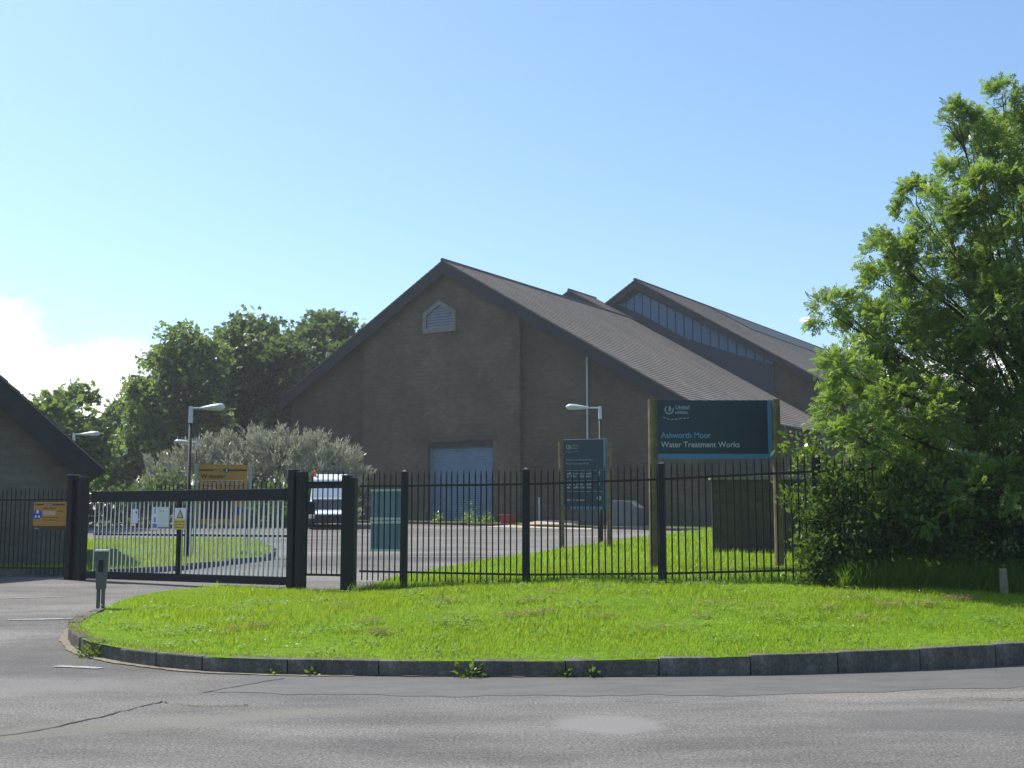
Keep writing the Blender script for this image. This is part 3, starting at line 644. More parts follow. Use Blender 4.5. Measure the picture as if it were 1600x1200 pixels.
MB().tube([(-.02, -.02, 1.75), (.12, -.02, 1.45)], .012, 6).build('lock_arm', 'black', pg)
# keypad pedestal on twin legs
ped = empty('keypad_pedestal', (-6.28, 18.35, .1), .15, 'grey twin-legged keypad pedestal with pale cap at the corner of the verge', 'pedestal')
for sx in (-.035, .035): MB().box(sx - .024, sx + .024, -.03, .03, -.1, .5).build('leg', 'pedestal', ped)
MB().add([(-.065, -.07, .36), (.065, -.07, .36), (.065, .06, .36), (-.065, .06, .36), (-.09, -.08, .93), (.09, -.08, .93), (.09, .07, .93), (-.09, .07, .93)], [(0, 3, 2, 1), (4, 5, 6, 7), (0, 1, 5, 4), (1, 2, 6, 5), (2, 3, 7, 6), (3, 0, 4, 7)]).build('housing', 'pedestal', ped, bevel=.005)
MB().box(-.1, .1, -.1, .08, .93, .955).build('cap', 'pedestal_cap', ped, bevel=.004)
MB().box(-.035, .035, -.085, -.07, .62, .8).build('keypad', 'black', ped)

# ------------------------------------------------------------------ lettering helper
def text(body, size, x, z, mat, parent, y=-.004, name='lettering', bold=0.0, xs=1.0, align='LEFT', shear=0.0):
    cu = bpy.data.curves.new('t', 'FONT'); cu.body = body; cu.size = size; cu.align_x = align; cu.extrude = .0012; cu.offset = bold; cu.shear = shear
    o = bpy.data.objects.new('t', cu); col.objects.link(o)
    dg = bpy.context.evaluated_depsgraph_get(); me = bpy.data.meshes.new_from_object(o.evaluated_get(dg)); bpy.data.objects.remove(o); bpy.data.curves.remove(cu)
    me.name = name; me.materials.clear()
    for v in me.vertices: v.co = Vector((v.co.x * xs + x, y - v.co.z - .001, v.co.y + z))
    me.update(); return link(name, me, mat, parent)
def slab(name, x0, x1, z0, z1, y0, y1, mat, parent): return MB().box(x0, x1, y0, y1, z0, z1).build(name, mat, parent)
def words(x0, x1, z, h, mat, parent, y=-.004, name='lettering', seed=0):
    """a line of print too small to read: short word-long dashes"""
    r_ = random.Random(seed); mb = MB(); x = x0
    while x < x1 - h:
        w = min(h * r_.uniform(1.2, 4.0), x1 - x); k = x
        while k < x + w - h * .2:
            hh = h * r_.choice((.55, .6, .6, .9)); mb.box(k, min(k + h * .32, x + w), y - .001, y + .001, z, z + hh); k += h * .48
        x += w + h * .55
    return tag(mb.build(name, mat, parent), kind='stuff')
def arc_poly(cx, cz, r0, r1, a0, a1, n_=16):
    return [(cx + r1 * math.cos(R(a0 + (a1 - a0) * i / n_)), cz + r1 * math.sin(R(a0 + (a1 - a0) * i / n_))) for i in range(n_ + 1)] + [(cx + r0 * math.cos(R(a1 + (a0 - a1) * i / n_)), cz + r0 * math.sin(R(a1 + (a0 - a1) * i / n_))) for i in range(n_ + 1)]
def emblem(x, z, k, mat, parent, y=-.005):
    lg = MB()
    def band(cx, cz, r0, r1, a0, a1, n_=16):
        p = arc_poly(cx, cz, r0, r1, a0, a1, n_); m_ = n_ + 1
        for i in range(n_): lg.add([(p[i][0], y, p[i][1]), (p[i + 1][0], y, p[i + 1][1]), (p[2 * m_ - 2 - i][0], y, p[2 * m_ - 2 - i][1]), (p[2 * m_ - 1 - i][0], y, p[2 * m_ - 1 - i][1])], [(0, 1, 2, 3)])
    band(x, z, .70 * k, k, 125, 385)                              # open bowl
    q = [(x - .12 * k, z + .75 * k), (x - .12 * k, z - .35 * k), (x + .05 * k, z - .5 * k), (x + .35 * k, z - .22 * k), (x + .52 * k, z + .15 * k), (x + .4 * k, z + .6 * k), (x + .15 * k, z + .78 * k)]
    lg.add([(a_, y, b_) for a_, b_ in q], [tuple(range(len(q)))])
    return lg.build('logo', mat, parent)
def wave(x, z, k, mat, parent, y=-.005):
    mb = MB(); n_ = 26; pts = []
    for i in range(n_ + 1):
        t_ = i / n_; pts.append((x - 1.35 * k + 5.6 * k * t_, z - .62 * k - .85 * k * math.sin(math.pi * min(1, t_ * 1.5) * .9) * (1 - .55 * t_) + .15 * k * math.sin(t_ * 6)))
    for i in range(n_):
        if i % 4 == 3: continue
        (a_, b_), (c_, d_) = pts[i], pts[i + 1]; mb.add([(a_, y, b_), (c_ - .03 * k, y, d_), (c_ - .03 * k, y, d_ + .24 * k), (a_, y, b_ + .24 * k)], [(0, 1, 2, 3)])
    return tag(mb.build('lettering', mat, parent), kind='stuff')

# ------------------------------------------------------------------ signs
# large name board
gz = float(z_lawn(np.array([3.7]), np.array([21.6]))[0])
bs = empty('name_sign', (3.70, 21.6, 0), 0, 'large navy name board with light blue edge on two tall wooden posts', 'sign')
for sx in (-1.135, 1.125): MB().tube([(sx, 0, gz - .3), (sx, 0, 3.69)], [.085, .078], 14).build('post', 'wood', bs, smooth=False)
pnl = slab('panel', -1.045, 1.045, 2.6, 3.675, -.03, .03, 'navy', bs)
slab('edge_band', -1.045, 1.045, 2.603, 2.695, -.034, -.0305, 'skyblue', pnl); slab('edge_band', .965, 1.042, 2.695, 3.672, -.034, -.0305, 'skyblue', pnl)
text('Ashworth Moor', .148, -.985, 2.985, 'txtblue', pnl, -.032, bold=.002, xs=.93); text('Water Treatment Works', .148, -.985, 2.815, 'txtwhite', pnl, -.032, bold=.002, xs=.93)
emblem(-.83, 3.50, .085, 'txtgrey', pnl, -.033); text('United', .105, -.72, 3.51, 'txtgrey', pnl, -.032, bold=.003, xs=.9, shear=.15); text('utilities', .088, -.725, 3.425, 'txtgrey', pnl, -.032, bold=.002, xs=.9, shear=.1); wave(-.83, 3.41, .085, 'txtgrey', pnl, -.033)
for z_ in (2.85, 3.45): slab('back_rail', -1.06, 1.06, z_ - .03, z_ + .03, .031, .07, 'galv', bs)
# smaller directory board further in
gz2 = float(z_lawn(np.array([2.2]), np.array([35.3]))[0])
ds = empty('directory_sign', (2.17, 35.3, 0), -.33, 'smaller navy directory board with arrows on two posts near the street lamp', 'sign')
for sx in (-.73, .735): MB().tube([(sx, 0, gz2 - .4), (sx, 0, 3.8)], .085, 12).build('post', 'wood', ds)
dp = slab('panel', -.65, .65, 1.78, 3.85, -.03, .03, 'navy', ds)
slab('edge_band', .575, .648, 1.79, 3.845, -.034, -.0305, 'skyblue', dp)
for i in range(6): slab('edge_dash', -.645 + i * .203, -.645 + i * .203 + (.1 if i == 0 else .165), 1.79, 1.865, -.034, -.0305, 'skyblue', dp)
slab('top_edge', -.652, .652, 3.851, 3.862, -.034, .034, 'alu', ds)
text('Welcome to Ashworth Moor', .085, -.59, 3.22, 'txtblue', dp, -.032, xs=.82); text('Water Treatment Works', .085, -.59, 3.11, 'txtgrey', dp, -.032, xs=.82)
emblem(-.49, 3.64, .08, 'txtgrey', dp, -.033); text('United', .085, -.4, 3.65, 'txtgrey', dp, -.032, xs=.9); text('utilities', .07, -.4, 3.575, 'txtgrey', dp, -.032, xs=.9); wave(-.49, 3.55, .07, 'txtgrey', dp, -.033)
for i, z_ in enumerate((2.84, 2.76, 2.52, 2.43, 2.06)): words(-.59, .25 if i != 4 else .05, z_ - .03, .075, 'txtgrey', dp, -.033, seed=i)
for z_ in (2.93, 2.62, 2.3): slab('rule', -.6, .55, z_, z_ + .01, -.033, -.0305, 'txtgrey', dp)
for z_ in (2.76, 2.46): MB().add([(.42, -.033, z_), (.445, -.033, z_), (.445, -.033, z_ + .09), (.48, -.033, z_ + .09), (.4325, -.033, z_ + .16), (.385, -.033, z_ + .09), (.42, -.033, z_ + .09)], [tuple(range(7))]).build('arrow', 'txtwhite', dp)
disc = MB(); disc.add([(.43 + .075 * math.cos(a_), -.033, 2.11 + .075 * math.sin(a_)) for a_ in np.linspace(0, 2 * math.pi, 20, endpoint=False)], [tuple(range(20))]); disc.build('parking_disc', 'txtgrey', dp); text('P', .11, .40, 2.072, 'navy', dp, -.0345)
# orange welcome board behind the gate
ws = empty('welcome_sign', (-8.02, 33.0, 0), .12, 'orange welcome board on two grey posts behind the sliding gate', 'sign')
for sx in (-.73, .74): MB().box(sx - .04, sx + .04, -.04, .04, .3, 3.03).build('post', 'galv', ws)
wp = slab('panel', -.66, .66, 1.35, 3.0, -.075, -.045, 'orange', ws)
slab('band', -.658, .658, 2.82, 2.87, -.079, -.0755, 'orange_txt', wp); text('Welcome', .17, -.6, 2.62, 'orange_txt', wp, -.077, bold=.006)
for i, z_ in enumerate((2.5, 2.4, 2.3)): slab('text_strip', -.58, .56 if i < 2 else -.2, z_, z_ + .07, -.079, -.0755, 'orange_pale', wp); words(-.57, .54 if i < 2 else -.22, z_ + .01, .05, 'orange_txt', wp, -.0805, seed=20 + i)
MB().add([(.1 + .07 * math.cos(a_), -.081, 2.845 + .07 * math.sin(a_)) for a_ in np.linspace(0, 2 * math.pi, 16, endpoint=False)], [tuple(range(16))]).build('badge', 'navy', wp)
slab('badge_mark', .085, .115, 2.8, 2.89, -.084, -.0815, 'signwhite', wp); words(-.25, .0, 2.83, .035, 'signcream', wp, -.0805, seed=31)
MB().add([(.45 + .12 * math.cos(a_), -.079, 1.72 + .12 * math.sin(a_)) for a_ in np.linspace(0, 2 * math.pi, 20, endpoint=False)], [tuple(range(20))]).build('blue_disc', 'signblue', wp)
slab('lower_panel', -.6, .3, 1.5, 2.15, -.079, -.0755, 'orange_txt', wp)
# orange safety board on the gatehouse railings
os_ = empty('safety_sign', (-9.84, 25.4, 1.30), -.17, 'small orange safety board with a round blue symbol on the gatehouse railings', 'sign')
os_.scale = (1.1, 1, 1.1)
op = slab('panel', -.34, .34, .06, .52, -.02, 0, 'orange', os_); slab('footer', -.34, .34, -.03, .058, -.02, 0, 'orange_txt', op)
slab('band', -.31, .31, .455, .485, -.024, -.0205, 'orange_txt', op); words(-.12, .05, .46, .02, 'signcream', op, -.0255, seed=41)
words(-.14, .16, .385, .04, 'orange_txt', op, -.022, seed=42); slab('text_strip', -.14, .13, .26, .35, -.024, -.0205, 'orange_pale', op); words(.16, .28, .33, .03, 'orange_txt', op, -.022, seed=43); words(-.14, .2, .16, .03, 'orange_txt', op, -.022, seed=44); words(-.14, .2, .21, .03, 'orange_txt', op, -.022, seed=45)
MB().add([(-.25 + .095 * math.cos(a_), -.025, .28 + .095 * math.sin(a_)) for a_ in np.linspace(0, 2 * math.pi, 24, endpoint=False)], [tuple(range(24))]).build('blue_disc', 'signblue', op)
MB().box(-.275, -.225, -.028, -.026, .3, .36).box(-.3, -.265, -.028, -.026, .22, .26).box(-.235, -.2, -.028, -.026, .22, .26).build('symbol', 'signwhite', op)
words(-.3, -.2, .0, .04, 'txtgrey', op, -.022, seed=46)
# three notices on the sliding gate
def on_gate(px_frac, name, label): return empty(name, tuple(GATE_L + gd * px_frac + Vector((0, 0, 0)) + Vector((math.sin(ga), -math.cos(ga), 0)) * .055), ga, label, 'sign')
s1_ = on_gate(.25, 'gate_notice', 'small plain white notice on the gate, nearest the gatehouse'); pp = slab('panel', -.075, .075, 1.43, 1.71, -.012, 0, 'signwhite', s1_); slab('mark', .02, .05, 1.62, 1.67, -.0145, -.0125, 'navy', pp)
s2_ = on_gate(.387, 'gate_notice', 'wide pale notice on the gate with blue pictograms at its left side'); pp = slab('panel', -.22, .22, 1.36, 1.75, -.012, 0, 'signcream', s2_); slab('picture_strip', -.22, -.07, 1.31, 1.75, -.0145, -.0125, 'signwhite', pp); slab('picture', -.2, -.09, 1.34, 1.42, -.017, -.015, 'skyblue', pp)
slab('picture', -.17, -.12, 1.45, 1.55, -.017, -.015, 'skyblue', pp); slab('picture', -.165, -.125, 1.62, 1.73, -.017, -.015, 'txtgrey', pp); words(-.03, .14, 1.66, .03, 'txtgrey', pp, -.0145, seed=50); slab('under_edge', -.06, .22, 1.33, 1.358, -.012, 0, 'skyblue', pp)
s3_ = on_gate(.49, 'gate_notice', 'white and yellow warning notice with a triangle on the gate'); pp = slab('panel', -.145, .145, 1.31, 1.73, -.012, 0, 'signwhite', s3_); slab('yellow_field', -.14, .14, 1.315, 1.51, -.0145, -.0125, 'signyellow', pp)
MB().add([(-.09, -.015, 1.53), (.09, -.015, 1.53), (0, -.015, 1.71)], [(0, 1, 2)]).build('warning_triangle', 'black', pp); MB().add([(-.062, -.017, 1.545), (.062, -.017, 1.545), (0, -.017, 1.67)], [(0, 1, 2)]).build('warning_triangle_field', 'signyellow', pp)
for i in range(3): words(-.12, .12, 1.45 - i * .055, .03, 'orange_txt', pp, -.0155, seed=60 + i)
# backs of two notices fixed behind the railings
for i, (za, zb) in enumerate(((1.505, 2.03), (.97, 1.48))):
    r_ = empty('notice_back', (-2.17, 20.41, 0), -.41, ('upper' if i == 0 else 'lower') + ' of two grey blue ribbed notice backs fixed to the railing fence', 'sign')
    slab('sheet', -.3, .3, za, zb, .03, .036, 'teal', r_)
    for sx in (-.2, -.07, .06, .19): slab('rib', sx, sx + .03, za + .04, zb - .04, .016, .03, 'teal', r_)
    slab('edge_strip', -.3, .3, zb - .04, zb, .008, .0295, 'alu', r_); slab('edge_strip', -.3, .3, za, za + .04, .008, .0295, 'alu', r_)

# ------------------------------------------------------------------ street lamps
def lamp(x, y, z0, zt, sg, label, arm=.32, k=1.0):
    r_ = empty('street_lamp', (x, y, z0), 0, label, 'street lamp', 'street lamps of the works')
    h = zt - z0
    MB().tube([(0, 0, -.2), (0, 0, 1.1), (0, 0, 1.12), (0, 0, h - .35)], [.075, .075, .05, .045], 12).build('pole', 'black', r_, smooth=True)
    MB().tube([(0, 0, h - .36), (0, 0, h + .08)], .058, 12).build('sleeve', 'lampgrey', r_)
    MB().tube([(0, 0, h + .03), (sg * arm, 0, h + .03)], .025, 8).build('arm', 'lampgrey', r_)
    L = .85 * k; mb = MB(); n_ = 12; rings = 9; vs = []
    for i in range(rings):
        t_ = i / (rings - 1); x_ = sg * (arm - .05 + L * t_); w = .045 + .125 * math.sin(math.pi * min(1, t_ * .62 + .02)) ** 1.2
        if t_ > .85: w *= 1 - .65 * ((t_ - .85) / .15) ** 2
        for a_ in range(n_):
            th = 2 * math.pi * a_ / n_; cz = math.sin(th)
            vs.append((x_, math.cos(th) * w, h + .03 + .035 * t_ + cz * (w * .62 if cz > 0 else w * .5)))
    fs = [(i * n_ + a_, i * n_ + (a_ + 1) % n_, (i + 1) * n_ + (a_ + 1) % n_, (i + 1) * n_ + a_) for i in range(rings - 1) for a_ in range(n_)] + [tuple(range(n_)), tuple((rings - 1) * n_ + a_ for a_ in range(n_))]
    hd = mb.add(vs, fs).build('lantern', 'lampgrey', r_, smooth=True)
    b_ = MB(); b_.add([(sg * (arm + L * (.4 + .5 * t_)), s_ * .1 * math.sin(math.pi * (.15 + .7 * t_)), h + .03 - .035 * math.sin(math.pi * (.1 + .8 * t_)) - (.03 if abs(s_) < .5 else 0)) for t_ in np.linspace(0, 1, 7) for s_ in (-1, 0, 1)], [(i * 3 + j, i * 3 + j + 1, i * 3 + j + 4, i * 3 + j + 3) for i in range(6) for j in (0, 1)]); b_.build('bowl', 'bowl', hd, smooth=True)
    return r_
lamp(-8.43, 31.0, .45, 4.36, 1, 'street lamp standing on the grass behind the sliding gate, lantern pointing right', .3, .75)
lamp(2.98, 40.0, .68, 5.2, -1, 'street lamp behind the directory board, lantern pointing left', .4, .95)
lamp(-18.5, 50.0, .8, 5.0, 1, 'distant street lamp seen above the gatehouse eaves', .3)
lamp(-16.0, 60.0, 1.0, 5.3, -1, 'distant street lamp rising from the grey shrub', .3)
lamp(13.3, 47.0, .8, 5.1, -1, 'street lamp mostly hidden by the leafy ash tree', .3)

# ------------------------------------------------------------------ stone screen wall near the ash tree
sw = empty('screen_wall', (4.4, 26.0, .3), -.05, 'dark old stone screen wall with coping behind the name board', 'wall')
MB().box(0, 5.5, 0, .35, -.1, 2.06).build('wall', 'old_stone', sw)
for i in range(7): MB().box(-.06 + i * .8, -.06 + i * .8 + .785, -.06, .41, 2.06, 2.15).build('coping_stone', 'coping', sw, bevel=.012)

# ------------------------------------------------------------------ van, cabinet, bin
van = empty('parked_van', (-8.8, 57.5, float(zg(57.5))), R(8), 'white high-roofed van with amber beacon parked behind the pedestrian gate', 'van')
prof = [(-.05, .35), (-.12, .75), (.2, .9), (.75, 1.5), (1.3, 2.45), (1.85, 2.72), (5.2, 2.75), (5.3, .4)]
vb = MB(); vs = []
for hw_, dz in ((1.0, 0), (1.0, 0)): pass
n_ = len(prof); vb.add([(-(.98 - max(0, z_ - 1.1) * .09), y_, z_) for y_, z_ in prof] + [((.98 - max(0, z_ - 1.1) * .09), y_, z_) for y_, z_ in prof], [tuple(range(n_)), tuple(range(n_, 2 * n_))[::-1]] + [(i, (i + 1) % n_, (i + 1) % n_ + n_, i + n_) for i in range(n_)])
vbo = vb.build('body', 'van', van, bevel=.05)
MB().add([(-.84, .26, .96), (.84, .26, .96), (.8, .72, 1.46), (-.8, .72, 1.46)], [(0, 1, 2, 3)]).build('windscreen', 'dglass', van).location.y = -.02
MB().box(-.7, .7, -.17, -.1, .52, .7).build('grille', 'black', van); MB().box(-1.0, 1.0, -.2, -.02, .3, .52).build('bumper', 'black', van, bevel=.03)
for sx in (-.78, .78):
    MB().box(sx - .17, sx + .17, -.15, -.04, .56, .74).build('headlight', 'bowl', van, bevel=.02)
    w_ = MB().box(sx / .78 * 1.12 - .09, sx / .78 * 1.12 + .09, .62, .74, 1.3, 1.68).build('mirror', 'black', van, bevel=.02)
    for wy in (.75, 4.3):
        wl = MB().tube([(sx * 1.02, wy, .33), (sx * 1.26, wy, .33)], .33, 18).build('wheel', 'rubber', van); MB().tube([(sx * 1.262, wy, .33), (sx * 1.27, wy, .33)], .2, 14).build('rim', 'galv', wl)
MB().tube([(-.8, 1.7, 2.6), (-.8, 1.7, 2.74), (-.8, 1.7, 2.86), (-.8, 1.7, 2.89)], [.1, .1, .085, .03], 12).build('beacon', 'beacon', van)
MB().add([(-.98, 1.05, 1.25), (-.98, 1.9, 1.25), (-.94, 1.9, 1.75), (-.95, 1.45, 1.75)], [(0, 1, 2, 3)]).build('side_window', 'dglass', van).location.x = -.01
cb_p = bw(8.0, -2.2)
cab = empty('equipment_cabinet', (cb_p[0], cb_p[1], float(zg(cb_p[1]))), -R(AZ), 'dark green equipment cabinet with a grey door standing against the gable', 'cabinet')
MB().box(-1.3, .3, -.4, .4, 0, 1.45).build('body', 'green_box', cab, bevel=.03)
MB().prism_y([(.32, 0), (2.1, 0), (2.1, .95), (1.55, 1.32), (.32, 1.35)], -.42, .4).build('door_case', 'grey_panel', cab, bevel=.03)
MB().box(-1.35, .34, -.45, .45, 1.45, 1.52).build('lid', 'green_box', cab, bevel=.015)
rb = bw(2.5, -2.6); bin_ = empty('grit_bin', (rb[0], rb[1], float(zg(rb[1])) + .08), -R(AZ), 'small red grit bin at the foot of the gable wall', 'bin')
MB().add([(-.3, -.22, 0), (.3, -.22, 0), (.3, .22, 0), (-.3, .22, 0), (-.38, -.28, .42), (.38, -.28, .42), (.38, .28, .42), (-.38, .28, .42)], [(0, 3, 2, 1), (4, 5, 6, 7), (0, 1, 5, 4), (1, 2, 6, 5), (2, 3, 7, 6), (3, 0, 4, 7)]).build('body', 'red', bin_, bevel=.02)
MB().prism_y([(-.4, .425), (.4, .425), (.36, .5), (-.36, .5)], -.3, .3).build('lid', 'red', bin_, bevel=.015)
# short weathered post at the edge of the tree shade
sp_z = float(z_lawn(np.array([7.05]), np.array([17.2]))[0])
st_ = MB().tube([(0, 0, -.2), (.005, 0, .1), (0, .005, .36)], [.055, .06, .05], 10).build('marker_post', 'stump'); st_.location = (6.86, 16.75, sp_z - .05); tag(st_, 'short weathered wooden marker post in the shade of the ash tree', 'post')

# ------------------------------------------------------------------ vegetation
DIAMOND_V = [(0, 0, 0), (.27, .42, .05), (0, 1, -.04), (-.27, .42, .05)]; DIAMOND_F = [(0, 1, 2, 3)]
SPRAY_V, SPRAY_F = [], []                       # a sprig of five leaves for distant crowns
for k_, (a_, l_) in enumerate(((0, .75), (55, .6), (-50, .62), (110, .5), (-115, .52))):
    ca, sa = math.cos(R(a_)), math.sin(R(a_)); w_ = .2 * l_ / .6
    for px_, py_, pz_ in ((0, 0, 0), (w_, .5 * l_, .08), (0, l_, -.08), (-w_, .5 * l_, .08)): SPRAY_V.append((px_ * ca + py_ * sa, -px_ * sa + py_ * ca + .15, pz_ + .06 * (k_ % 3 - 1)))
    SPRAY_F.append(tuple(range(k_ * 4, k_ * 4 + 4)))
PINN_V, PINN_F = [], []                         # a pinnate ash leaf
for y_, sg_ in [(.22, 1), (.22, -1), (.42, 1), (.42, -1), (.62, 1), (.62, -1), (.82, 1), (.82, -1), (.9, 0)]:
    a_ = R(58 - 20 * y_) * sg_; l_ = .34 if sg_ else .32; w_ = .075; dx_, dy_ = math.sin(a_), math.cos(a_); b_ = len(PINN_V)
    dr = -.12 * y_
    PINN_V += [(0, y_, dr * y_), (dx_ * l_ * .45 + dy_ * w_, y_ + dy_ * l_ * .45 - dx_ * w_, dr * y_ + .02), (dx_ * l_, y_ + dy_ * l_, dr * y_ - .06), (dx_ * l_ * .45 - dy_ * w_, y_ + dy_ * l_ * .45 + dx_ * w_, dr * y_ + .02)]
    PINN_F.append((b_, b_ + 1, b_ + 2, b_ + 3))
BLADE_V = [(-.5, 0, 0), (.5, 0, 0), (.38, .5, .07), (-.38, .5, .07), (.06, 1, .26), (-.06, 1, .26)]; BLADE_F = [(0, 1, 2, 3), (3, 2, 4, 5)]
NEEDLE_V = [(-.5, 0, 0), (.5, 0, 0), (.15, 1, .1), (-.15, 1, .1)]; NEEDLE_F = [(0, 1, 2, 3)]

def crown_points(lobes, n, clump=.3, per=22, shell=(.55, 1.08), low=-.5):
    L = np.array(lobes, float); vol = L[:, 3] ** 2; vol /= vol.sum(); P, D = [], []
    for (x, y, z, r), f in zip(L, vol):
        m_ = max(3, int(n * f / per)); u_ = unit(m_); u_[:, 2] = np.where(u_[:, 2] < low, -u_[:, 2], u_[:, 2])
        rad = r * (shell[0] + (shell[1] - shell[0]) * rng.random(m_) ** .6)
        c_ = np.array([x, y, z]) + u_ * rad[:, None]
        k_ = rng.integers(int(per * .5), int(per * 1.5) + 1, m_); cc = np.repeat(c_, k_, 0); uu = np.repeat(u_, k_, 0)
        s_ = clump * np.repeat(rng.uniform(.6, 1.25, m_), k_)[:, None] * min(1.0, .35 + r)
        P.append(cc + rng.normal(size=cc.shape) * s_ * np.array([1, 1, .75])); D.append(uu)
    return np.vstack(P), np.vstack(D)
def tree(name, label, base, lobes, mat, n, leaf=.3, kind='spray', trunk=.25, group=None, cat='tree', clump=.5, per=22, up=.3, fork=.4, crown='crown', tone=None, low=-.5):
    root = empty(name, base, 0, label, cat, group)
    B = np.array(base); L = [np.array(l) - np.array([*B, 0]) for l in np.array(lobes, float)]
    top = max(l[2] for l in L); mean = np.mean([l[:3] for l in L], 0)
    tp = [(0, 0, -.3), (.02 * top, .01, top * fork * .5), (mean[0] * .35, mean[1] * .35, top * fork), (mean[0] * .8, mean[1] * .8, top * .72)]
    MB().tube(tp, [trunk * 1.15, trunk * .85, trunk * .6, trunk * .28], 10).build('trunk', 'bark', root, smooth=True)
    lm = MB()
    for l in L:
        z0 = min(top * fork, l[2] * .7) * random.uniform(.6, 1.05); f = z0 / (top * fork + 1e-6)
        s = Vector((mean[0] * .35 * min(1, f), mean[1] * .35 * min(1, f), z0)); e = Vector(l[:3]); md = s.lerp(e, .5) + Vector((random.uniform(-.1, .1), random.uniform(-.1, .1), .08)) * l[3]
        lm.tube([s, md, e, e + Vector((random.uniform(-.4, .4), random.uniform(-.4, .4), .7)) * l[3]], [trunk * .34, trunk * .22, trunk * .12, trunk * .03], 6)
        for _ in range(4):
            u_ = Vector(unit(1)[0]); u_.z = abs(u_.z) * .8
            lm.tube([md.lerp(e, random.random()), e + u_ * l[3] * .55, e + u_ * l[3] * .98], [trunk * .1, trunk * .06, trunk * .02], 5)
    lm.build('branches', 'bark', root, smooth=True)
    P, D = crown_points([tuple(l) for l in L], n, clump, per, low=low)
    d = D * .8 + unit(len(P)) * .9 + np.array([0, 0, up]); upv = unit(len(P)) * .9 + np.array([0, 0, .9]) + D * .35
    sz = leaf * rng.uniform(.65, 1.25, len(P))
    T = {'spray': (SPRAY_V, SPRAY_F), 'pinn': (PINN_V, PINN_F), 'diamond': (DIAMOND_V, DIAMOND_F), 'needle': (NEEDLE_V, NEEDLE_F)}[kind]
    scatter(crown, T[0], T[1], P, d, upv, sz, mat, root)
    return root
ASH = [(6.98, 17.92, 7.58, 0.33), (8.02, 18.71, 8.22, 0.34), (7.4, 18.26, 7.22, 0.49), (8.37, 18.87, 7.63, 0.46), (7.34, 18.93, 7.0, 0.31), (7.3, 17.47, 6.43, 0.36), (7.76, 17.33, 6.2, 0.56), (6.8, 19.48, 6.79, 0.32), (6.69, 17.97, 6.06, 0.47), (7.25, 17.91, 5.85, 0.5), (8.7, 19.89, 5.99, 0.7), (5.96, 18.52, 5.68, 0.36), (6.25, 19.47, 5.4, 0.38), (6.62, 18.54, 5.37, 0.6), (7.43, 18.96, 5.04, 0.72), (7.69, 17.69, 4.61, 0.76), (5.2, 18.95, 4.8, 0.35), (5.82, 19.56, 4.71, 0.38), (6.11, 18.66, 4.36, 0.62), (7.01, 19.23, 4.08, 0.78), (7.87, 19.05, 3.79, 0.93), (4.94, 17.47, 3.66, 0.38), (5.92, 19.27, 3.71, 0.57), (5.29, 18.84, 3.25, 0.39), (6.17, 18.08, 2.99, 0.68), (5.17, 17.38, 2.65, 0.43), (7.4, 19.55, 2.79, 0.84), (7.91, 18.53, 2.62, 0.85), (6.4, 19.17, 2.25, 0.52), (9.74, 19.58, 8.7, 0.95), (9.54, 19.16, 6.9, 1.14), (10.04, 19.69, 5.39, 1.38), (9.36, 18.33, 3.61, 1.29), (9.41, 19.38, 2.46, 1.15), (8.83, 18.46, 7.55, 0.7), (9.27, 19.73, 8.99, 0.53)]
ASH = [(a_, b_, c_, d_ * (.95 if a_ < 8.6 else .95)) for a_, b_, c_, d_ in ASH if c_ < 8.6] + [(10.3, 19.6, 7.9, .8), (5.7, 17.5, 2.05, .36), (6.25, 17.35, 1.6, .4), (5.55, 17.5, 1.5, .3), (6.9, 17.3, 1.9, .45)]
tree('ash_tree', 'tall leafy green ash tree filling the right edge of the view', (8.6, 18.9, .6), ASH, 'ash_leaf', 46000, .175, 'pinn', .10, clump=.085, per=24, up=.0, fork=.5)
UNDER = [(5.39, 18.91, 1.83, 0.51), (5.69, 17.66, 1.63, 0.57), (6.38, 17.72, 1.81, 0.57), (7.09, 17.85, 1.63, 0.67), (8.28, 19.04, 1.63, 0.82), (5.44, 18.5, 1.04, 0.4), (6.16, 17.98, 1.15, 0.49), (7.06, 18.31, 1.14, 0.49), (7.66, 18.12, 1.05, 0.49), (8.52, 18.06, 1.34, 0.88), (5.3, 18.0, .8, .35), (5.9, 17.7, .8, .35), (6.5, 17.6, .8, .38), (7.1, 17.55, .8, .38), (7.7, 17.6, .8, .4), (8.4, 17.7, .85, .45)]
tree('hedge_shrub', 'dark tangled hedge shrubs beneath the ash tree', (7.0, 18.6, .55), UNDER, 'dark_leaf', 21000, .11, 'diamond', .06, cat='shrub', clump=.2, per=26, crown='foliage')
ELDER = [(4.34, 17.9, 2.67, 0.22), (4.64, 18.0, 2.3, 0.3), (4.34, 17.95, 1.72, 0.26), (4.92, 17.94, 2.01, 0.35), (4.7, 17.99, 1.63, 0.36), (4.55, 18.05, 1.1, 0.3)]
tree('elder_shrub', 'thin yellow green shrub growing through the railings beside the name board', (4.6, 18.05, .55), ELDER, 'lime_leaf', 1100, .1, 'diamond', .035, cat='shrub', clump=.17, per=12, crown='foliage', fork=.25)
IVY = [(4.42, 17.5, .75, .24), (4.62, 17.42, 1.0, .28), (4.85, 17.35, .8, .3), (4.66, 17.45, 1.55, .24), (4.95, 17.4, 1.25, .3), (4.75, 17.45, 2.0, .2), (4.72, 18.15, 1.0, .34), (4.85, 18.2, 1.45, .3), (5.1, 18.3, .9, .4), (5.0, 18.3, 1.9, .25)]
tree('ivy_bush', 'dark ivy mound at the foot of the fence next to the tree', (4.85, 18.25, .5), IVY, 'dark_leaf', 9500, .09, 'diamond', .03, cat='shrub', clump=.14, per=26, crown='foliage', fork=.3)
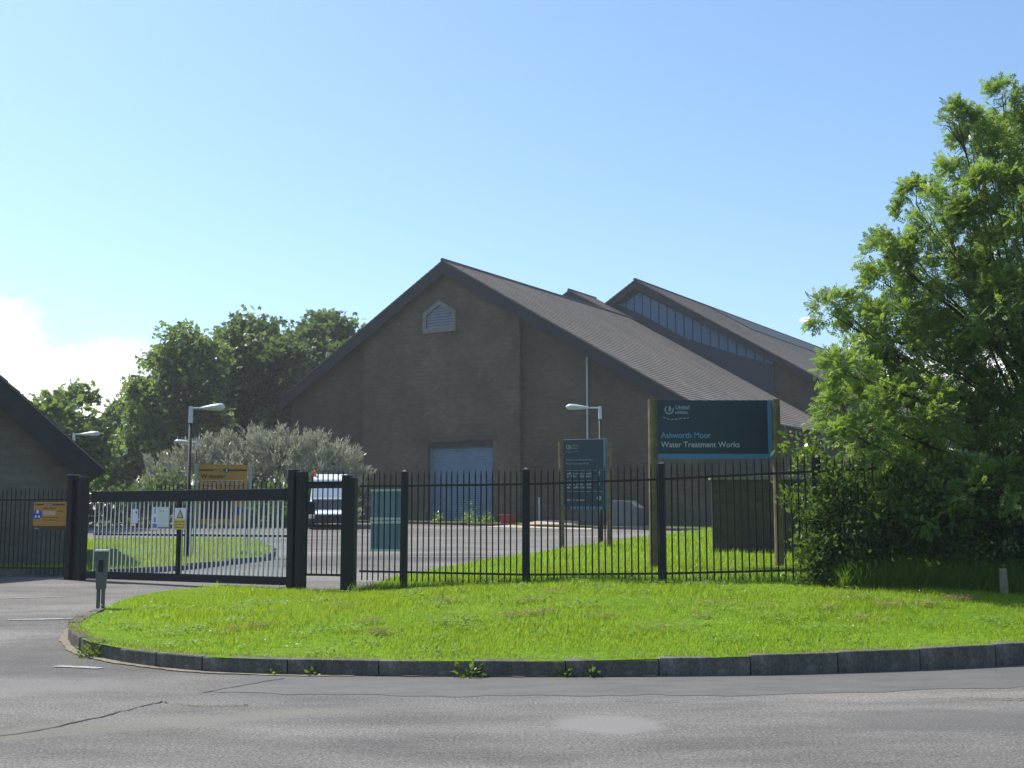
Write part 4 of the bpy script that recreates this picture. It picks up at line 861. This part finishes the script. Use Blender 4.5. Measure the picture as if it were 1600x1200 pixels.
FAR = {
 'T0': [(-23.57, 58.69, 7.5, 0.82), (-21.84, 56.65, 7.6, 0.92), (-21.98, 59.44, 8.55, 0.77), (-23.49, 59.86, 6.32, 1.1), (-22.28, 59.62, 6.62, 1.16), (-20.96, 58.28, 5.56, 0.94), (-20.65, 58.86, 4.64, 0.76), (-22.5, 59, 4.6, 1.2)],
 'T1': [(-19.93, 70.84, 12.82, 1.3), (-19.21, 73.33, 12.6, 1.43), (-21.27, 72.29, 11.45, 1.56), (-19.36, 71.14, 10.51, 1.92), (-21.76, 70.25, 9.44, 1.52), (-23.9, 73.42, 8.79, 1.35), (-24.41, 73.96, 7.04, 1.6), (-20.96, 70.35, 7.53, 2.09), (-19.44, 73.2, 8.17, 1.98), (-22.8, 71.64, 4.93, 1.93), (-20.2, 70.6, 5.26, 2.1), (-23.75, 71.18, 3.38, 1.73)],
 'T2': [(-18.39, 81.08, 15.12, 1.49), (-17.37, 81.49, 14.96, 1.32), (-18.56, 78.18, 13.33, 1.69), (-16.67, 80.46, 13.01, 1.95), (-17.86, 78.18, 11.19, 2.32), (-15.82, 80.87, 10.63, 2.18), (-19.37, 79.32, 9.59, 2.14), (-17.66, 81.52, 8.48, 2.64), (-15.2, 80, 7.5, 2.2), (-18, 80, 6, 2.2)],
 'T3': [(-14.26, 89.92, 16.84, 1.55), (-15.14, 88.02, 15.55, 1.62), (-13.03, 89.99, 16.36, 1.36), (-14.26, 87.24, 13.74, 1.98), (-12.23, 86.31, 13.85, 1.58), (-16.37, 88.4, 13.42, 1.91), (-13.1, 86.13, 11.22, 2.33), (-15.54, 86.79, 10.35, 2.11), (-14, 87, 7.5, 2.4)],
 'T4': [(-14.6, 77.6, 13.37, 1.06), (-15.3, 78.0, 12.86, 1.24), (-14.2, 77.6, 10.75, 1.45), (-15.4, 77.2, 8.26, 1.6), (-15.0, 77.2, 5.6, 1.6)]}
FAR = {k_: [(a_, b_, c_ - (1.25 if c_ > 6 else .3), d_ * .84) for a_, b_, c_, d_ in v_] for k_, v_ in FAR.items()}
GRP = 'trees beyond the works yard'
tree('broadleaf_tree', 'pale thin tree standing behind the gatehouse roof', (-22.4, 58.8, 1), FAR['T0'], 'far_leaf2', 3600, .34, 'spray', .14, GRP, clump=.36, per=14)
tree('broadleaf_tree', 'broad light green tree behind the left end of the grey shrub', (-21.2, 72, 1.2), FAR['T1'], 'far_leaf2', 14000, .36, 'spray', .28, GRP, clump=.42, per=20)
tree('broadleaf_tree', 'tallest dark tree in the middle of the clump behind the grey shrub', (-17.6, 80, 1.3), FAR['T2'], 'far_leaf', 14000, .4, 'spray', .3, GRP, clump=.45, per=22)
tree('broadleaf_tree', 'feathery topped tree rising beside the left slope of the works roof', (-14.2, 88, 1.4), FAR['T3'], 'far_leaf', 12500, .4, 'spray', .3, GRP, clump=.45, per=20)
tree('broadleaf_tree', 'slender tree squeezed between the tallest tree and the works roof', (-14.8, 77.5, 1.3), FAR['T4'], 'far_leaf', 5600, .36, 'spray', .18, GRP, clump=.4, per=20)
# low dark hedge closing the yard on the left
HEDGE = [(x_ + random.uniform(-.5, .5), 60.4 + random.uniform(-.3, .3), 1.75 + random.uniform(-.2, .35), 1.0) for x_ in np.arange(-40, -10.5, 1.3)]
tree('yard_hedge', 'dark low hedge at the back of the yard behind the sliding gate', (-25, 60.4, .95), HEDGE, 'dark_leaf', 9000, .3, 'spray', .1, cat='hedge', clump=.55, per=20, crown='foliage')
# the big silver-grey shrub: upright spiky shoots
BUSH = [(-18.63, 63.38, 4.54, 1.16), (-16.75, 62.05, 4.98, 1.14), (-15.63, 63.6, 5.41, 1.17), (-13.89, 63.45, 5.74, 1.16), (-12.11, 62.21, 5.83, 1.21), (-10.45, 62.4, 5.5, 1.21), (-9.12, 62.55, 5.01, 1.15), (-8.47, 62.85, 4.18, 0.95), (-18.56, 62.73, 2.82, 1.52), (-16.52, 62.64, 3.16, 1.69), (-14.54, 62.79, 3.5, 1.7), (-12.67, 63.56, 3.69, 1.89), (-10.44, 62.52, 3.49, 1.69), (-8.72, 62.33, 2.82, 1.35), (-17.93, 63.03, 1.65, 1.36), (-14.94, 61.87, 1.65, 1.67), (-12.32, 62.02, 1.65, 1.67), (-9.91, 63.65, 1.65, 1.55)]
bush = empty('silver_shrub', (-13.5, 62.6, 1.1), 0, 'wide silvery grey spiky shrub in front of the building corner', 'shrub')
bl = [(a_ + 13.5, b_ - 62.6, c_ - 1.1 - (.95 if c_ > 3.9 else .3), d_ * (.9 if a_ > -17.8 else .66)) for a_, b_, c_, d_ in BUSH]
sb_ = MB()
for l in bl: sb_.tube([(l[0] * .5, l[1] * .5, -.2), (l[0] * .8, l[1] * .8, l[2] * .5), (l[0], l[1], l[2])], [.1, .07, .02], 6)
sb_.build('stems', 'bark', bush, smooth=True)
P, D = crown_points(bl, 2100, .12, 2, (.6, 1.08), low=-.25)
k_ = 17; PP = np.repeat(P, k_, 0); DD = np.repeat(D, k_, 0); ax = np.repeat(D * .7 + unit(len(P)) * .25 + np.array([0, 0, .75]), k_, 0); ax /= np.linalg.norm(ax, axis=1, keepdims=True)
t_ = rng.random(len(PP)); PP = PP + ax * (t_ * np.repeat(rng.uniform(.25, .75, len(P)), k_))[:, None] + rng.normal(size=PP.shape) * .055
scatter('foliage', NEEDLE_V, NEEDLE_F, PP, ax + unit(len(PP)) * .65, unit(len(PP)) + DD * .6, .26 * rng.uniform(.6, 1.2, len(PP)), 'silver_leaf', bush, width=.075 * rng.uniform(.6, 1.2, len(PP)))

# ------------------------------------------------------------------ grass
def blades(name, x, y, zf, h, w, mat, lean=.5, kind='stuff', label=None, cat=None):
    n = len(x); z = zf(x, y) - .01; d = rng.normal(size=(n, 3)) * lean; d[:, 2] = 1
    d[:, 0] += .12
    upv = rng.normal(size=(n, 3)); upv[:, 2] *= .2
    big = .5 + .5 * np.sin(x * .9 + 1.7 * np.sin(y * .6)) * np.sin(y * 1.1 + .8 * np.sin(x * 1.3)); r_ = np.clip(rng.normal(.25 + .5 * big, .22), 0, 1)
    o = scatter(name, BLADE_V, BLADE_F, np.c_[x, y, z], d, upv, h, mat, None, width=w, rnd=r_)
    return tag(o, label, cat, None, kind)
def sample(poly, n, cond=None):
    P = np.asarray(poly); lo, hi = P.min(0), P.max(0); X, Y = [], []; tot = 0
    while tot < n:
        x = rng.uniform(lo[0], hi[0], n * 2); y = rng.uniform(lo[1], hi[1], n * 2); k = in_poly(x, y, P)
        if cond is not None: k &= cond(x, y)
        X.append(x[k]); Y.append(y[k]); tot += k.sum()
    return np.concatenate(X)[:n], np.concatenate(Y)[:n]
view = lambda x, y: np.abs(x) < y * .47 + .8
NB = 215000
gx, gy = sample(LAWN, NB, lambda x, y: view(x, y) & (y < 24))
keep = rng.random(len(gx)) < np.clip((13.5 / gy) ** 1.2, .35, 1); gx, gy = gx[keep], gy[keep]
ed = dist_poly(gx, gy, np.array(edge_front), False)
patchy = .75 + .35 * np.sin(gx * 1.9 + np.sin(gy * 2.3)) * np.sin(gy * 1.4 + np.sin(gx * 1.1)); 
h = (.055 + .04 * rng.random(len(gx))) * patchy * (1 + .25 * rng.random(len(gx)) ** 8) * (.65 + .35 * sstep(.1, .9, ed))
tag(blades('lawn_grass', gx, gy, z_lawn, h, .0065 * rng.uniform(.7, 1.4, len(gx)) * (gy / 13) ** .5, 'grass', .42), 'short bright green mown grass of the verge', 'grass')
gx, gy = sample(LAWN, 60000, lambda x, y: view(x, y) & (y > 22) & (y < 60))
keep = rng.random(len(gx)) < np.clip((27 / gy) ** 1.5, .2, 1); gx, gy = gx[keep], gy[keep]
blades('inner_grass', gx, gy, z_lawn, .075 + .06 * rng.random(len(gx)), .012 * (gy / 25) * rng.uniform(.7, 1.4, len(gx)), 'grass', .45, 'stuff', 'mown grass inside the railings sloping to the car park', 'grass')
gx, gy = sample(LAWN2, 30000, lambda x, y: (x > -17) & (y > 25)); k = ~((gy > 27.2) & (gy < 35.6) & (gx < -9.9)); gx, gy = gx[k], gy[k]
blades('inner_grass', gx, gy, lambda x, y: zg(y) + .1, .08 + .06 * rng.random(len(gx)), .017 * rng.uniform(.7, 1.4, len(gx)), 'grass', .45, 'stuff', 'grass plot behind the sliding gate', 'grass')
# uncut grass: along the fence foot and under the tree
fl = smooth_path(fence_line, 30); i_ = rng.integers(0, len(fl), 5200); gx = fl[i_, 0] + rng.normal(size=5200) * .12; gy = fl[i_, 1] + rng.normal(size=5200) * .13
blades('fence_grass', gx, gy, z_lawn, .09 + .15 * rng.random(len(gx)) ** 2, .009 * rng.uniform(.7, 1.4, len(gx)), 'tallgrass', .35, 'stuff', 'longer grass tufts along the foot of the railing fence', 'grass')
gx = rng.uniform(4.6, 9.5, 16000); gy = 16.9 + .1 * (gx - 5) + np.abs(rng.normal(size=16000)) * .45 - .35 * sstep(5.5, 7, gx) * rng.random(16000); 
hh = (.1 + .42 * rng.random(16000) ** 2) * sstep(16.0, 17.3, gy + .1); k = hh > .08
blades('tall_grass', gx[k], gy[k], z_lawn, hh[k], .011 * rng.uniform(.7, 1.5, k.sum()), 'tallgrass', .28, 'stuff', 'tall uncut grass and weeds in front of the hedge shrubs', 'grass')
# cut-grass clumps left on the lawn
CL = [(-2.2, 15.6), (-1.7, 14.3), (-.9, 15.9), (-.6, 14.6), (.0, 14.7), (.2, 15.7), (.35, 14.85), (1.1, 14.6), (-3.0, 14.2), (-3.3, 13.9), (2.6, 15.4), (3.2, 15.1), (3.9, 15.0), (4.3, 15.8), (4.8, 15.3), (5.3, 15.4), (4.1, 14.2), (2.3, 14.6), (5.9, 16.0), (-2.6, 16.8), (.6, 16.9), (-1.5, 13.6), (1.7, 13.7), (6.1, 16.1)]
X, Y, Z, A = [], [], [], []
for cx, cy in CL:
    n = random.randint(40, 110); rr = random.uniform(.07, .2); X.append(cx + rng.normal(size=n) * rr); Y.append(cy + rng.normal(size=n) * rr * .6)
X = np.concatenate(X); Y = np.concatenate(Y); n = len(X); Z = z_lawn(X, Y) + rng.uniform(.025, .075, n); d = rng.normal(size=(n, 3)); d[:, 2] *= .22
tag(scatter('dry_grass_clippings', NEEDLE_V, NEEDLE_F, np.c_[X, Y, Z], d, unit(n) + np.array([0, 0, 1.2]), .09 * rng.uniform(.5, 1.3, n), 'dry', None, width=.009), 'dry straw coloured grass clippings scattered over the verge', 'clippings', None, 'stuff')
# dry fringe over the kerb
kk = front[(front[:, 0] < 9)]; i_ = rng.integers(0, len(kk), 2600); X = kk[i_, 0] + rng.normal(size=2600) * .06; Y = kk[i_, 1] + .15 + np.abs(rng.normal(size=2600)) * .035
blades('kerb_fringe', X, Y, lambda x, y: zg(y) + kh(x) - .01 - .06 * sstep(15.5, 18.2, y), .035 + .04 * rng.random(2600), .006, 'dry', .8, 'stuff', 'dry grass fringe behind the kerb', 'grass')
# daisies
n = 260; dx, dy = sample(LAWN, n, lambda x, y: view(x, y) & (y < 21) & ((x < -2.2) | (x > 2.5)))
a_ = np.linspace(0, 2 * np.pi, 6, endpoint=False); HEX_V = [(math.cos(q), math.sin(q), 0) for q in a_[:]]; 
tag(scatter('daisies', HEX_V, [tuple(range(6))], np.c_[dx, dy, z_lawn(dx, dy) + .08], unit(n) * np.array([1, 1, .15]), np.tile([0, 0, 1.], (n, 1)) + unit(n) * .5, .013 * rng.uniform(.6, 1.2, n), 'flower'), 'tiny white daisies in the verge grass', 'flowers', None, 'stuff')
# weeds rooted in the kerb joint
def weed(x, y, z, r, n, label, leaf=.05, mat='lime_leaf'):
    root = empty('weed', (x, y, z), 0, label, 'weed'); u_ = unit(n); u_[:, 2] = np.abs(u_[:, 2]); u_[:, 1] *= .6
    p = u_ * r * rng.random((n, 1)) ** .5
    scatter('leaves', DIAMOND_V, DIAMOND_F, p, u_ + unit(n) * .5, unit(n) + np.array([0, 0, .8]), leaf * rng.uniform(.6, 1.3, n), mat, root)
    s = MB()
    for k in range(0, n, 4): s.tube([(0, 0, -.01), tuple(p[k])], [.004, .002], 4)
    s.build('stems', 'lime_leaf', root)
weed(-4.62, 13.3, .0, .2, 150, 'bushy green weed at the tightest curve of the kerb')
weed(-.42, 11.8, .0, .15, 70, 'leafy weed growing up the broken kerb joint in the middle', .06)
weed(.52, 11.8, .0, .09, 30, 'small sprig at the kerb foot right of the broken joint')
weed(.78, 11.8, .0, .09, 30, 'second small sprig right of the broken kerb joint')
weed(-1.95, 11.92, .0, .08, 26, 'small sprig against the kerb left of the broken joint')
weed(-2.35, 11.98, .0, .07, 20, 'leftmost small sprig against the straight kerb')
# plants along the gable foot
for s_, h_, lab in ((-.2, .8, 'tall weed at the right foot of the blue shutter door'), (1.0, .5, 'low weed clump just right of the blue shutter door'), (-2.2, .35, 'low weed clump in front of the blue shutter door')):
    p = bw(s_, -2.3); root = empty('weed', (p[0], p[1], float(zg(p[1])) + .1), 0, lab, 'weed'); n = 220; q = rng.normal(size=(n, 3)) * np.array([.35, .35, .3]) * h_; q[:, 2] = np.abs(q[:, 2]) * 1.4
    scatter('leaves', DIAMOND_V, DIAMOND_F, q, unit(n) + np.array([0, 0, 1]), unit(n), .13 * rng.uniform(.6, 1.3, n), 'ash_leaf', root)

# low dark clover and plantain in the turf near the kerb
cxs, cys = sample(LAWN, 110, lambda x, y: view(x, y) & (y < 19)); ii = rng.integers(0, 110, 5200); X = cxs[ii] + rng.normal(size=5200) * .13; Y = cys[ii] + rng.normal(size=5200) * .1
k = in_poly(X, Y, LAWN) & (dist_poly(X, Y, LAWN) > .12); X, Y = X[k], Y[k]; n = len(X)
tag(scatter('clover', DIAMOND_V, DIAMOND_F, np.c_[X, Y, z_lawn(X, Y) + rng.uniform(.03, .075, n)], unit(n) * np.array([1, 1, .3]), unit(n) * .6 + np.array([0, 0, 1]), .045 * rng.uniform(.6, 1.3, n), 'ash_leaf'), 'dark low clover patches in the verge grass', 'clover', None, 'stuff')

# ------------------------------------------------------------------ thin bright summer haze
m, t, o = _mat('haze_air')
pv = N(t, 'ShaderNodeVolumePrincipled'); pv.inputs['Color'].default_value = (.96, .97, 1, 1); pv.inputs['Density'].default_value = HAZE; pv.inputs['Anisotropy'].default_value = .3
t.links.new(pv.outputs[0], o.inputs['Volume']); M['haze'] = m
tag(MB().box(-140, 140, -60, 190, -2, 26).build('haze', 'haze'), 'thin summer haze in the air', 'haze', None, 'stuff')
